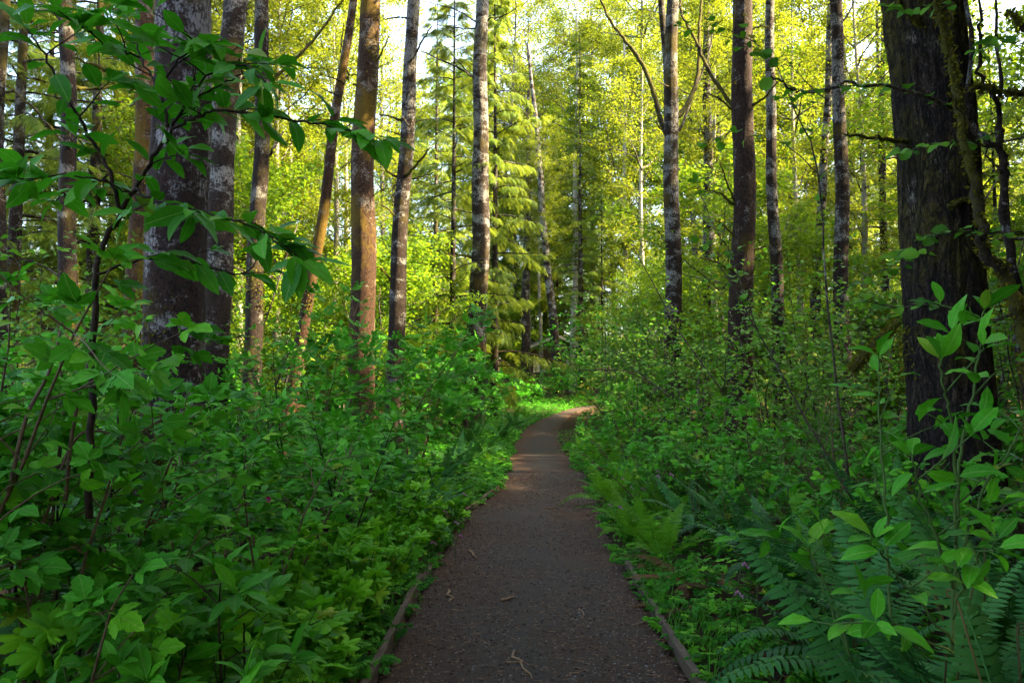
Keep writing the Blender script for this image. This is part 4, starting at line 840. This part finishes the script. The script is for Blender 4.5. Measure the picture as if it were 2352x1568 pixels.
while cnt < 50 and tries < 4000:               # left bank, from beside the camera to the first trunks
    tries += 1; y = 2.75+8.9*rng.random()**1.2; off = .45+4.6*rng.random()**1.1; x = path_x(y)-hw(y)-off
    px, _ = px_of((x, y, .8))
    if px < -350 or not try_spot(x, y, .42 if off < 1.5 else .55): continue
    h = min(1.9, top_h(px, y, LT, rng)-float(terrain(x, y)))/1.05
    if h < .30: continue
    if off < 1.3: sp = rng.choice(['thimble', 'thimble', 'salmon', 'plum'])
    else: sp = rng.choice(['salmon', 'salmon', 'salmon', 'plum', 'thimble'] if y < 7 else ['salmon', 'elder', 'plum', 'hazel'])
    if sp == 'thimble': h = min(h, .85)
    shrub(sp, x, y, h, {'thimble': 5, 'salmon': 4, 'plum': 4, 'elder': 3, 'hazel': 3}[sp], 1000+cnt, None, .5, 1.0); cnt += 1
for k, (y, o_, h) in enumerate([(4.1, .42, .42), (4.7, .34, .46), (5.3, .28, .42), (5.9, .40, .5), (6.5, .25, .42), (7.2, .35, .5), (7.9, .22, .45), (8.6, .3, .45), (9.3, .15, .4), (5.0, .7, .6), (6.2, .75, .6), (3.6, .6, .5), (3.4, .95, .55)]):
    shrub('thimble', path_x(y)-hw(y)-o_, y, h, 5, 1700+k, True, .55, 1.0)
cnt = 0; tries = 0
while cnt < 26 and tries < 4000:               # right bank
    tries += 1; y = 5.0+8*rng.random(); off = 1.3+6.5*rng.random(); x = path_x(y)+hw(y)+off; px, _ = px_of((x, y, .8))
    if px > 2600 or not try_spot(x, y, .75): continue
    h = min(1.7, top_h(px, y, RT, rng)-float(terrain(x, y)))/1.05
    if h < .30: continue
    sp = rng.choice(['salmon', 'salmon', 'huckle', 'hazel', 'elder']); shrub(sp, x, y, h, 3 if sp != 'huckle' else 5, 1200+cnt, None, .5, .9); cnt += 1
# taller shrubs whose tops the picture shows one by one: (species, px, Y, top row, stems)
for k, (sp, px, Y, row, ns) in enumerate([('elder', 860, 11.5, 640, 4), ('elder', 960, 12.5, 720, 4), ('elder', 740, 11, 720, 3), ('elder', 1030, 19, 790, 4), ('elder', 1085, 21.5, 800, 4), ('elder', 990, 18, 760, 4), ('hazel', 640, 12, 640, 4), ('hazel', 540, 13, 700, 4), ('plum', 690, 8, 720, 4), ('plum', 560, 8.8, 800, 3), ('hazel', 230, 12, 620, 4), ('hazel', 120, 10, 560, 4), ('hazel', 30, 9, 520, 4), ('salmon', 90, 7, 600, 4), ('elder', 480, 14.5, 760, 3),
    ('hazel', 1440, 27, 640, 5), ('hazel', 1440, 22, 660, 5), ('hazel', 1500, 17, 680, 5), ('hazel', 1580, 15.5, 640, 5), ('hazel', 1640, 13, 660, 5), ('hazel', 1460, 14, 800, 4), ('hazel', 1560, 11.5, 860, 4), ('hazel', 1410, 24, 780, 4), ('elder', 1400, 30, 690, 4), ('elder', 1400, 27, 800, 4), ('elder', 1330, 44, 800, 4), ('elder', 1290, 42, 860, 4), ('elder', 1225, 39, 880, 5), ('elder', 1270, 44, 820, 5), ('hazel', 1190, 41, 830, 5), ('salmon', 1500, 9.5, 960, 5), ('salmon', 1570, 10, 930, 5), ('salmon', 1640, 11, 900, 5), ('salmon', 1440, 13, 930, 5), ('elder', 1480, 16, 860, 4), ('salmon', 1700, 9.5, 950, 5), ('salmon', 1410, 17, 900, 5), ('hazel', 1250, 40, 850, 4), ('hazel', 1210, 42, 840, 4), ('elder', 1370, 46, 760, 4), ('hazel', 1470, 19, 700, 5), ('hazel', 1540, 21, 640, 5), ('hazel', 1610, 18, 620, 5), ('hazel', 1680, 17, 620, 5), ('hazel', 1740, 19, 600, 5), ('hazel', 1820, 18, 560, 5),
    ('hazel', 1770, 13, 600, 5), ('hazel', 1850, 15, 560, 5), ('hazel', 1900, 12, 640, 5), ('hazel', 2000, 14, 520, 5), ('hazel', 2060, 11, 600, 4), ('hazel', 2260, 10, 420, 5), ('hazel', 2330, 9, 360, 5), ('hazel', 2380, 11, 300, 5), ('huckle', 1900, 8.5, 860, 7), ('huckle', 1840, 9.5, 900, 6), ('salmon', 1760, 8.8, 900, 4), ('salmon', 1790, 7.6, 960, 4), ('elder', 1190, 36, 860, 4), ('hazel', 1430, 34, 700, 5), ('hazel', 1520, 26, 620, 5), ('hazel', 1300, 46, 850, 4)]):
    p = at(px, row, Y); shrub(sp, p[0], Y, (p[2]-float(terrain(p[0], Y)))/1.02, ns, 1400+k, False, .42, .9 if Y < 14 else .72)
# big leaves close at the left edge
for k, (sp, px, Y, row, ns, h) in enumerate([('salmon', -30, 2.7, 560, 4, 1.75), ('salmon', 70, 3.1, 640, 4, 1.7), ('salmon', -160, 2.8, 480, 4, 1.9), ('plum', 330, 2.5, 1330, 4, 1.0), ('plum', 480, 3.0, 1240, 4, 1.0), ('salmon', 130, 2.8, 1130, 4, 1.15), ('plum', 250, 2.2, 1450, 3, .85), ('plum', 180, 3.2, 700, 3, 1.75)]):
    p = at(px, row, Y); shrub(sp, p[0], Y, (p[2]-float(terrain(p[0], Y)))/1.02, ns, 1500+k, True, .35, 1.0)

# the oval-leaved shrub arching over the left foreground
def hero(sp, foot_px, Y, stems, name, label, seed, size, lean=0.0, gap=.045, mat='darkstem', r=.011, tip=6, face=(0, -.35, 1.0)):
    rng = np.random.default_rng(seed); p0 = at(*foot_px, Y); foot = np.array([p0[0], Y, float(terrain(p0[0], Y))]); t = thing(name, foot, label, 'shrub'); L = []
    for k, (P, rr, dy, st) in enumerate(stems):
        n = len(P); W = np.array([at(a, b, Y+dy*(q/(n-1))) for q, (a, b) in enumerate(P)])-foot; pts = spline(W, 5*n); pts[1:-1] += rng.normal(0, .004, (5*n-2, 3))
        MB().add(*tube(pts, np.linspace(rr, max(.0022, rr*.3), len(pts)), 7)).obj('stem', M[mat], t)
        along(rng, L, pts, gap, size, tip, st, -.15, face)
        tot = np.linalg.norm(pts[-1]-pts[0])
        for q in np.arange(max(st, .2), .92, .16/max(.3, tot)):          # short leafy side shoots
            j = min(len(pts)-2, int(q*len(pts))); d = nrm(pts[j+1]-pts[j]); a = rng.uniform(0, 6.28)
            lat = grow(rng, pts[j], d*.6+np.array([math.cos(a), math.sin(a)*.7, rng.uniform(-.2, .5)]), rng.uniform(.08, .22), 4, .12, .03)
            MB().add(*tube(lat, np.linspace(.003, .0018, 5), 5)).obj('shoot', M[mat], t); along(rng, L, lat, gap*1.3, size, tip-2, .2, -.15, face)
    emit(t, sp, L, True, 'leaf', seed); return t
hero('plum', (205, 1000), 2.7, [
    ([(205, 1190), (212, 850), (222, 650), (234, 574), (275, 491), (311, 432), (359, 352), (392, 297), (436, 212), (443, 140)], .013, .15, .62),
    ([(392, 297), (450, 272), (513, 253), (632, 271), (721, 281), (800, 300), (870, 318)], .006, -.25, .05),
    ([(385, 290), (366, 205), (322, 132), (293, 40)], .006, .2, .1),
    ([(275, 491), (253, 395), (205, 315), (143, 205), (95, 110), (62, 66)], .008, -.15, .25),
    ([(311, 432), (360, 462), (440, 480), (520, 505), (586, 524), (640, 560)], .005, -.3, .15),
    ([(225, 630), (330, 593), (429, 600), (554, 629), (620, 560)], .005, .35, .2),
    ([(300, 445), (240, 420), (150, 400), (60, 415)], .004, -.2, .3), ([(420, 240), (520, 190), (600, 150)], .004, .1, .2), ([(436, 212), (500, 160), (560, 150), (610, 190)], .004, -.2, .1), ([(366, 205), (430, 120), (480, 100)], .004, -.1, .1), ([(322, 132), (250, 110), (190, 60)], .004, -.2, .2), ([(250, 400), (180, 440), (120, 460)], .004, .2, .2)],
    'osoberry_shrub', 'tall oval-leaved shrub arching over the huge left trunk, nearest the camera', 5, .135, 0, .040)
hero('plum', (2190, 1300), 2.35, [
    ([(2185, 1500), (2200, 1200), (2210, 1024), (2237, 879), (2253, 764), (2260, 714)], .006, .1, .25), ([(2195, 1250), (2190, 978), (2164, 879), (2161, 827)], .005, -.1, .3),
    ([(2200, 1300), (2260, 1120), (2330, 1020), (2352, 960)], .005, .1, .2), ([(2190, 1350), (2120, 1150), (2095, 1050)], .005, -.1, .3), ([(2190, 1420), (2230, 1300), (2290, 1240)], .004, -.2, .3), ([(2190, 1480), (2070, 1330), (2010, 1240)], .004, -.2, .4), ([(2190, 1500), (2060, 1440), (2010, 1430)], .004, -.25, .5)],
    'osoberry_shrub', 'upright oval-leaved sapling in the right foreground before the huge furrowed trunk', 6, .115, 0, .07, 'stem_green', .008, 4)
hero('plum', (2040, 1300), 2.9, [([(2048, 1460), (2035, 1180), (2026, 1024), (2021, 926), (2018, 820)], .006, .05, .3)], 'osoberry_shrub', 'single thin upright sapling with paired oval leaves, left of the furrowed trunk', 7, .12, 0, .085, 'stem_green', .006, 3)
hero('plum', (1900, 1300), 3.0, [([(1960, 1520), (1900, 1350), (1850, 1260), (1790, 1240)], .005, -.1, .55), ([(1950, 1500), (1880, 1330), (1855, 1255)], .004, .1, .6)], 'osoberry_shrub', 'low leaning sapling with few oval leaves over the dark right ground', 8, .13, 0, .09, 'stem_green', .005, 4)
hero('plum', (1200, 1300), 7.2, [([(430, 1250), (436, 1100), (445, 960), (455, 880)], .006, 0, .3), ([(395, 1250), (410, 1090), (400, 950)], .006, 0, .3)], 'osoberry_shrub', 'thin upright oval-leaved shoots in front of the huge left trunk foot', 9, .10, 0, .08, 'stem_green', .005, 3) if False else None
# leaves of the maple twigs on the right
t, foot, Y = MAPLE_T; L = []; rng = np.random.default_rng(66)
for P in ([(2228, 278), (2162, 234), (2045, 198), (1942, 198), (1858, 209), (1821, 201), (1778, 176), (1759, 139)], [(2352, 720), (2250, 735), (2150, 700), (2060, 705), (1985, 690)], [(2380, 530), (2290, 535), (2200, 528), (2120, 545)], [(2200, 20), (2150, 10), (2080, 25), (2040, 15)], [(2300, 300), (2240, 320), (2150, 330), (2070, 350)], [(2330, 100), (2290, 90), (2250, 120)], [(2150, 590), (2080, 575), (2060, 590)]):
    n = len(P); pts = spline(np.array([at(a, b, Y-.6*k/(n-1)) for k, (a, b) in enumerate(P)])-np.array(foot), 5*n); MB().add(*tube(pts, np.linspace(.007, .002, 5*n), 5)).obj('twig', M['twig'], t); along(rng, L, pts, .085, .10, 3, .1, -.1, (0, -.5, .9))
emit(t, 'hazel', L, True, 'leaf', 66)
hz_t = hero('hazel', (1900, 900), 6.6, [([(1960, 1150), (1850, 960), (1740, 760), (1660, 620), (1600, 560)], .010, .2, .45), ([(1740, 760), (1680, 590), (1640, 520), (1600, 420)], .005, .2, .2), ([(1950, 1100), (1900, 700), (1880, 400), (1820, 240), (1760, 120), (1640, 50)], .010, -.2, .5), ([(1880, 400), (1800, 330), (1700, 300), (1620, 330)], .005, .2, .3), ([(1760, 120), (1680, 90), (1560, 60)], .004, 0, .1), ([(1900, 700), (1980, 640), (2080, 600)], .005, 0, .3)], 'hazel_shrub', 'bare-stemmed hazel with sparse round leaves crossing the stout right trunk', 67, .085, 0, .16, 'twig', .01, 3)

# ------------------------------------------------------------------ ferns
ferns = []
def fern(kind, x, y, L, n, seed, el=0.0, label=None):
    rng = np.random.default_rng(seed); z = float(terrain(x, y)); t = thing({'sword': 'sword_fern', 'lady': 'lady_fern', 'dead': 'dead_fern'}[kind], (x, y, z), label or '', 'fern')
    for k in range(n):
        a = 6.283*(k+rng.random()*.7)/n; o = bpy.data.objects.new('frond', FRM[kind][int(rng.integers(4))]); COL.objects.link(o); o.parent = t
        o.location = (math.cos(a)*.03, math.sin(a)*.03, .0); o.rotation_euler = (rng.normal(el, .16), rng.normal(0, .15), a-1.57); s = L*rng.uniform(.75, 1.15); o.scale = (s, s, s)
    if kind == 'sword' and y < 9 and rng.random() < .6:
        for k in range(3):                    # young fiddleheads
            a = rng.uniform(0, 6.28); hgt = L*rng.uniform(.5, .8); q = np.linspace(0, 1, 10); th = q*5.2; cr = .018
            st = np.stack([np.zeros(6), np.linspace(0, .05, 6), np.linspace(0, hgt, 6)], -1); cu = np.stack([np.zeros(10), .05+cr-cr*np.cos(th)*(1-.5*q), hgt+cr*np.sin(th)*(1-.5*q)], -1)
            o = MB().add(*tube(np.vstack([st, cu]), np.linspace(.0045, .003, 16), 6)).obj('fiddlehead', M['fiddle'], t); o.rotation_euler = (rng.normal(0, .15), rng.normal(0, .15), a)
    if not label: ferns.append((t, {'sword': 'dark glossy sword fern', 'lady': 'pale feathery lady fern', 'dead': 'withered brown fern'}[kind], float(px_of((x, y, z+.4))[0]), y))
for k, (kind, px, Y, L, n) in enumerate([('sword', 2330, 2.7, 1.25, 13), ('sword', 2120, 3.1, 1.15, 13), ('sword', 1950, 4.2, 1.0, 13), ('sword', 2330, 4.2, 1.25, 13), ('sword', 2230, 3.5, 1.2, 12), ('sword', 1930, 5.4, .85, 12), ('sword', 2100, 6.0, 1.1, 12), ('sword', 2200, 5.2, 1.1, 12), ('sword', 2060, 6.8, 1.0, 12),
    ('lady', 1480, 9.5, .75, 9), ('lady', 1440, 11.5, .75, 9), ('lady', 1540, 9, .7, 9), ('lady', 1400, 14, .8, 10), ('lady', 1380, 17, .8, 10), ('lady', 1420, 19, .8, 9), ('sword', 1600, 8.5, .9, 12), ('sword', 1680, 8, .9, 12), ('sword', 1560, 11, .9, 12), ('sword', 1480, 15, .9, 12), ('lady', 1365, 20, .7, 9), ('lady', 1350, 16, .75, 10), ('lady', 1400, 11, .8, 10), ('lady', 1450, 8.4, .7, 10), ('lady', 1520, 7.4, .7, 10), ('sword', 1490, 12.5, .9, 12), ('sword', 1640, 9.5, .95, 12), ('dead', 1590, 6.6, .75, 6), ('dead', 1650, 6.2, .7, 6), ('dead', 1560, 5.8, .5, 5), ('sword', 1770, 6.0, .9, 12), ('lady', 1850, 6.6, .8, 9),
    ('sword', 830, 9.2, .95, 13), ('sword', 900, 10.0, .95, 13), ('sword', 960, 10.8, .9, 12), ('sword', 1010, 12.2, .9, 12), ('sword', 1060, 14, .95, 13), ('sword', 880, 8.2, .85, 12), ('sword', 940, 8.8, .85, 12), ('lady', 900, 11.8, .8, 9), ('sword', 1085, 18.6, 1.0, 13), ('sword', 1110, 17.2, .9, 12), ('sword', 1000, 9.6, .7, 10), ('lady', 1050, 10.6, .6, 9), ('lady', 610, 3.15, .55, 8), ('lady', 690, 3.5, .5, 8), ('lady', 560, 3.0, .5, 8), ('sword', 1150, 22, .9, 12), ('lady', 1130, 15.5, .7, 9), ('sword', 820, 12.5, 1.0, 12), ('sword', 300, 5.5, .9, 11), ('sword', 120, 4.4, .9, 11), ('sword', 1180, 27, .9, 12), ('lady', 1200, 31, .8, 9), ('sword', 40, 3.4, .8, 10)]):
    p = at(px, 896, Y); fern(kind, p[0], Y, L, n, 2000+k, -.75 if kind == 'dead' else 0)

# ------------------------------------------------------------------ ground cover
def cover(name, label, tpls, mat, n, size, yr, offr, side, hz, seed, lift=(.04, .22), pw=1.4):
    rng = np.random.default_rng(seed); y = yr[0]+(yr[1]-yr[0])*rng.random(n)**pw; off = offr[0]+(offr[1]-offr[0])*rng.random(n)**1.25; s = rng.choice(side, n); x = path_x(y)+s*(hw(y)+off)
    d = fbm(np.stack([x*1.1, y*1.1, x*0], -1), seed); keep = (d > .36)
    keep &= ~((y > 25.5) & (y < 39) & (s > 0) & (off < 1.1))
    for a, b, r in tree_feet: keep &= ((x-a)**2+(y-b)**2 > (r*1.1)**2)
    x, y, off, d = x[keep], y[keep], off[keep], d[keep]; n = len(x); zl = rng.uniform(*lift, n)*np.clip(.35+off*1.4, .3, 1.25)*(d*1.8)
    P = np.stack([x, y, terrain(x, y)+zl], -1); a = rng.uniform(0, 6.283, n); fw = np.stack([np.cos(a), np.sin(a), rng.normal(.05, .25, n)], -1); up = np.stack([rng.normal(0, .28, n), rng.normal(-.1, .28, n), np.ones(n)], -1)
    F = frames(fw, up); S = rng.uniform(*size, n); r = rng.random(n); mb = MB()
    for k, t in enumerate(tpls):
        q = np.arange(n) % len(tpls) == k; inst(mb, (t[0], t[1], None), F[q], P[q], S[q], r[q])
    o = mb.obj(name, mat); tag(o, label, name.replace('_', ' '), kind='stuff'); return o
DS = [dissected(k) for k in range(3)]
cover('bleeding_heart_carpet', 'ferny bleeding-heart carpet along the right path edge', DS, M['heart'], 3700, (.09, .19), (2.4, 20), (.0, 3.4), [1], 0, 51)
cover('bleeding_heart_carpet', 'ferny bleeding-heart carpet along the left path edge', DS, M['heart'], 3000, (.08, .16), (2.6, 24), (.0, 1.8), [-1], 0, 52)
cover('lobed_ground_cover', 'low maple-like leaves on the right bank floor', [lobed(5, .5, k+30, .15, 1) for k in range(3)], M['thimble'], 1500, (.06, .12), (2.8, 14), (.05, 3.5), [1], 0, 53)
cover('lobed_ground_cover', 'low maple-like leaves under the left bank shrubs', [lobed(5, .5, k+40, .15, 1) for k in range(3)], M['thimble'], 1700, (.06, .12), (2.2, 14), (.05, 3.5), [-1], 0, 54)
cover('clover_ground_cover', 'small round leaves edging both sides of the far trail', [rhomb2], M['grass'], 12000, (.03, .065), (6, 46), (-.06, 1.6), [-1, 1], 0, 55, (.02, .2), 1.1)
cover('clover_ground_cover', 'bright green carpet left of the path at the bend', [rhomb2], M['heart'], 19000, (.06, .125), (11, 44), (-.03, 4.2), [-1], 0, 58, (.03, .24), 1.0)
cover('forest_undergrowth', 'dense low green undergrowth on the right forest floor', [rhomb2], M['huckle'], 15000, (.07, .16), (9, 45), (.5, 9), [1], 0, 59, (.05, .6), 1.0)
cover('forest_undergrowth', 'dense low green undergrowth of the distant forest floor', [rhomb2], M['huckle'], 27000, (.07, .16), (9, 60), (2.2, 26), [-1, 1], 0, 56, (.05, .75), 1.0)
gb = [(np.array([(-.012, 0, 0), (.012, 0, 0), (-.010, .5, .05), (.010, .5, .05), (0, 1, -.12)]), [np.array([(0, 1, 3, 2)]), np.array([(2, 3, 4)])], None)]
def grass(n, seed):
    rng = np.random.default_rng(seed); c = 90; cyy = 3.2+9*rng.random(c)**1.2; s = rng.choice([-1, -1, 1], c); cxx = path_x(cyy)+s*(hw(cyy)+.03+.3*rng.random(c)); k = rng.integers(0, c, n)
    x = cxx[k]+rng.normal(0, .05, n); y = cyy[k]+rng.normal(0, .07, n); ok = pdist(x, y) > hw(y); x, y = x[ok], y[ok]; n = len(x)
    P = np.stack([x, y, terrain(x, y)], -1); a = rng.uniform(0, 6.283, n); fw = np.stack([np.cos(a)*.6, np.sin(a)*.6, np.ones(n)], -1); mb = MB(); inst(mb, gb[0], frames(fw, np.stack([-np.cos(a), -np.sin(a), .4+0*a], -1)), P, rng.uniform(.10, .28, n), rng.random(n))
    tag(mb.obj('grass', M['grass']), 'thin grass tufts along the path boards', 'grass', kind='stuff')
grass(1700, 8)
def litter(n, seed):
    rng = np.random.default_rng(seed); y = 1.8+12*rng.random(n); x = path_x(y)+rng.choice([-1, 1], n)*(hw(y)+.02+4*rng.random(n)); P = np.stack([x, y, terrain(x, y)+.012], -1); a = rng.uniform(0, 6.283, n)
    mb = MB(); inst(mb, (TL['hazel'][0][0], TL['hazel'][0][1], None), frames(np.stack([np.cos(a), np.sin(a), rng.normal(0, .2, n)], -1), np.stack([rng.normal(0, .4, n), rng.normal(0, .4, n), np.ones(n)], -1)), P, rng.uniform(.05, .11, n), rng.random(n))
    tag(mb.obj('leaf_litter', M['dead']), 'brown fallen leaves on the shaded forest floor', 'leaf litter', kind='stuff')
litter(2600, 4)
def mossy_log(P, Y, dy, r, label, seed):
    p = np.array([at(a, b, Y+dy*k/(len(P)-1)) for k, (a, b) in enumerate(P)]); t = thing('mossy_log', p[0], label, 'log'); rng = np.random.default_rng(seed); pts = spline(p-p[0], 16); rad = np.linspace(r, r*.7, 16)
    MB().add(*tube(pts, rad*(1+rng.normal(0, .06, 16)), 10)).obj('log', M['bark_moss'], t); mb = MB(); moss_on(mb, pts, rad, 700, rng, .03); tag(mb.obj('moss', M['moss'], t), kind='stuff')
mossy_log([(1958, 850), (2000, 800), (2065, 738)], 8.3, -.3, .05, 'mossy dead limb leaning on the left side of the huge furrowed trunk', 3)
for k, (P, Y, dy, r, lb) in enumerate([([(100, 1200), (180, 1000), (300, 1000), (390, 950)], 2.9, .3, .006, 'long pale arching cane low across the left foreground'), ([(20, 1130), (60, 960), (110, 860), (140, 760)], 2.6, .2, .008, 'slanting bare brown cane near the left edge'), ([(150, 1150), (165, 1000), (190, 880), (205, 820)], 2.8, .1, .008, 'straight brown cane left of the huge trunk'), ([(1330, 850), (1420, 850), (1480, 870), (1560, 930)], 13, .5, .012, 'arching bare twig across the right thicket'), ([(1660, 900), (1560, 760), (1500, 650), (1450, 560)], 12, .5, .012, 'long slanting pale twig in the right thicket'), ([(1640, 960), (1500, 880), (1400, 800)], 11, .5, .010, 'low slanting twig of the right thicket')]):
    p = np.array([at(a, b, Y+dy*q/(len(P)-1)) for q, (a, b) in enumerate(P)]); tag(MB().add(*tube(spline(p-p[0], 18), np.linspace(r, r*.5, 18), 6)).obj('bare_cane', M['stem_brown' if Y < 5 else 'twig'], None, loc=p[0]), lb, 'cane')
for k, (px, py, ln, a, r, lb) in enumerate([(1640, 1290, .5, .3, .010, 'thin dead branch under the low plants right of the path'), (1790, 1180, .7, -.5, .013, 'dead branch on the dark floor behind the brown ferns'), (1880, 1420, .6, .8, .011, 'dead branch on the dark floor of the right foreground'), (1560, 1210, .45, -.9, .009, 'short dead branch at the right path edge by the brown ferns'), (1730, 1440, .5, .1, .009, 'dead branch half covered by maple-like leaves on the right'), (1480, 1180, .4, .6, .008, 'small dead branch at the right path edge, farthest up'), (840, 1400, .5, .4, .009, 'dead branch low in the left bank near the edging board'), (700, 1480, .6, -.4, .010, 'dead branch low in the left bank at the bottom of the picture')]):
    p = gp(px, py); L_ = np.array([(math.cos(a)*ln*q, math.sin(a)*ln*q, .03+.05*math.sin(q*4+k)) for q in np.linspace(-.5, .5, 9)]); rg_ = np.random.default_rng(k); L_ += rg_.normal(0, .012, L_.shape); zz = float(terrain(p[0], p[1]))
    mb = MB().add(*tube(L_, np.linspace(r, r*.4, 9), 6)); t_ = thing('fallen_branch', (p[0], p[1], zz), lb, 'branch'); mb.obj('branch', M['stick'], t_)
    for q in (3, 5, 6): MB().add(*tube(np.array([L_[q], L_[q]+rg_.normal(0, .07, 3)+[0, 0, .08]]), [r*.5, r*.2], 5)).obj('twig', M['stick'], t_)
# flowers
def flower(p, seed, label):
    rng = np.random.default_rng(seed); z = float(terrain(p[0], p[1])); t = thing('bleeding_heart_flower', (p[0], p[1], z), label, 'flower'); h = max(.12, p[2]-z)
    pts = spline(np.array([(0, 0, 0), (.01, 0, h*.7), (.04, .0, h), (.08, .01, h-.02)]), 10); MB().add(*tube(pts, .0025, 4)).obj('stalk', M['stem_green'], t)
    for k in range(4):
        q = pts[-1-k]; b = np.array([(0, 0, 0), (.008, 0, -.008), (-.008, 0, -.008), (0, .008, -.008), (0, -.008, -.008), (.006, 0, -.02), (-.006, 0, -.02), (0, 0, -.028)])*.85
        MB().add(b+q-[0, 0, .004], np.array([(0, 3, 1), (0, 1, 4), (0, 4, 2), (0, 2, 3), (1, 3, 5), (1, 5, 4), (2, 4, 6), (2, 6, 3), (5, 7, 4), (4, 7, 6), (6, 7, 3), (3, 7, 5)])).obj('blossom', M['petal'], t, False)
for k, (px, py, Y) in enumerate([(1420, 1095, 10.5), (1447, 1100, 9.8), (1440, 1115, 9.5), (1465, 1118, 9.2), (1500, 1078, 9.4), (1530, 1085, 9), (1500, 1090, 8.6), (1390, 1155, 9.2), (1412, 1160, 8.4), (1735, 1258, 5), (1690, 1290, 4.8), (1672, 1355, 4.3), (1035, 1195, 8), (1010, 1170, 8.6), (985, 1095, 10), (1055, 1130, 9), (980, 1240, 6.8), (1045, 1225, 7.4)]):
    p = at(px, py, Y); flower(p, k, 'pink bleeding-heart spray %s the path, %s from the camera' % ('right of' if k < 12 else 'left of', ['tenth', 'ninth', 'eleventh', 'seventh', 'eighth', 'fifth', 'fourth', 'sixth', 'twelfth', 'third', 'second', 'first', 'third', 'fourth', 'sixth', 'fifth', 'first', 'second'][k]))
for k, (px, py, Y, lb) in enumerate([(487, 1097, 4.6, 'single magenta berry blossom in the left foreground shrubs, upper of two'), (617, 1146, 4.2, 'single magenta berry blossom in the left foreground shrubs, lower right of two')]):
    p = at(px, py, Y); t = thing('berry_blossom', p, lb, 'flower')
    for q in range(5):
        a = q*1.257; MB().add(np.array([(0, 0, 0), (math.cos(a-.5)*.012, -.004, math.sin(a-.5)*.012), (math.cos(a)*.02, -.008, math.sin(a)*.02), (math.cos(a+.5)*.012, -.004, math.sin(a+.5)*.012)]), np.array([(0, 1, 2, 3)])).obj('petal', M['redpetal'], t)
    MB().add(*tube([(0, 0, 0), (0, .01, -.05)], .002, 5)).obj('stalk', M['stem_green'], t)

# ------------------------------------------------------------------ labels that place every shrub, fern and background tree
ORD = ['nearest', 'second nearest', 'third nearest', 'fourth nearest', 'fifth nearest', 'sixth nearest', 'seventh nearest', 'eighth nearest', 'ninth nearest', 'tenth nearest', 'eleventh nearest', 'twelfth nearest']
ORD += [a+' nearest' for a in 'thirteenth fourteenth fifteenth sixteenth seventeenth eighteenth nineteenth twentieth'.split()]
def where(px, y):
    if px < -20: return 'just outside the left edge'
    if px > 2372: return 'just outside the right edge'
    return between(px)
def assign(items, cap=40):
    by = {}
    for it in items: by.setdefault((it[1], where(it[2], it[3])), []).append(it)
    for (noun, w), L in by.items():
        L.sort(key=lambda i: i[3])
        for k, it in enumerate(L): it[0]['label'] = ((ORD[min(k, len(ORD)-1)]+' ') if len(L) > 1 else '')+noun+' '+w
assign(shrubs); assign(ferns)
for t, n, px, y in shrubs: t['group'] = n+'s of the understory'
for t, n, px, y in ferns: t['group'] = n+'s'
bn = {'alder': 'slender background alder', 'maple': 'bushy leafy maple', 'spruce': 'needled background spruce'}
assign([(t, bn[k], px, y) for t, k, px, y, s in bg if y > 17 and -20 < px < 2372])
off = [(t, k, y) for t, k, px, y, s in bg if not (y > 17 and -20 < px < 2372)]
for t, k, y in off: t['label'] = 'tall %s standing beside the view, outside the picture' % k; t['group'] = 'trees outside the picture'  # off-frame trees, most of them added to keep light off the foreground
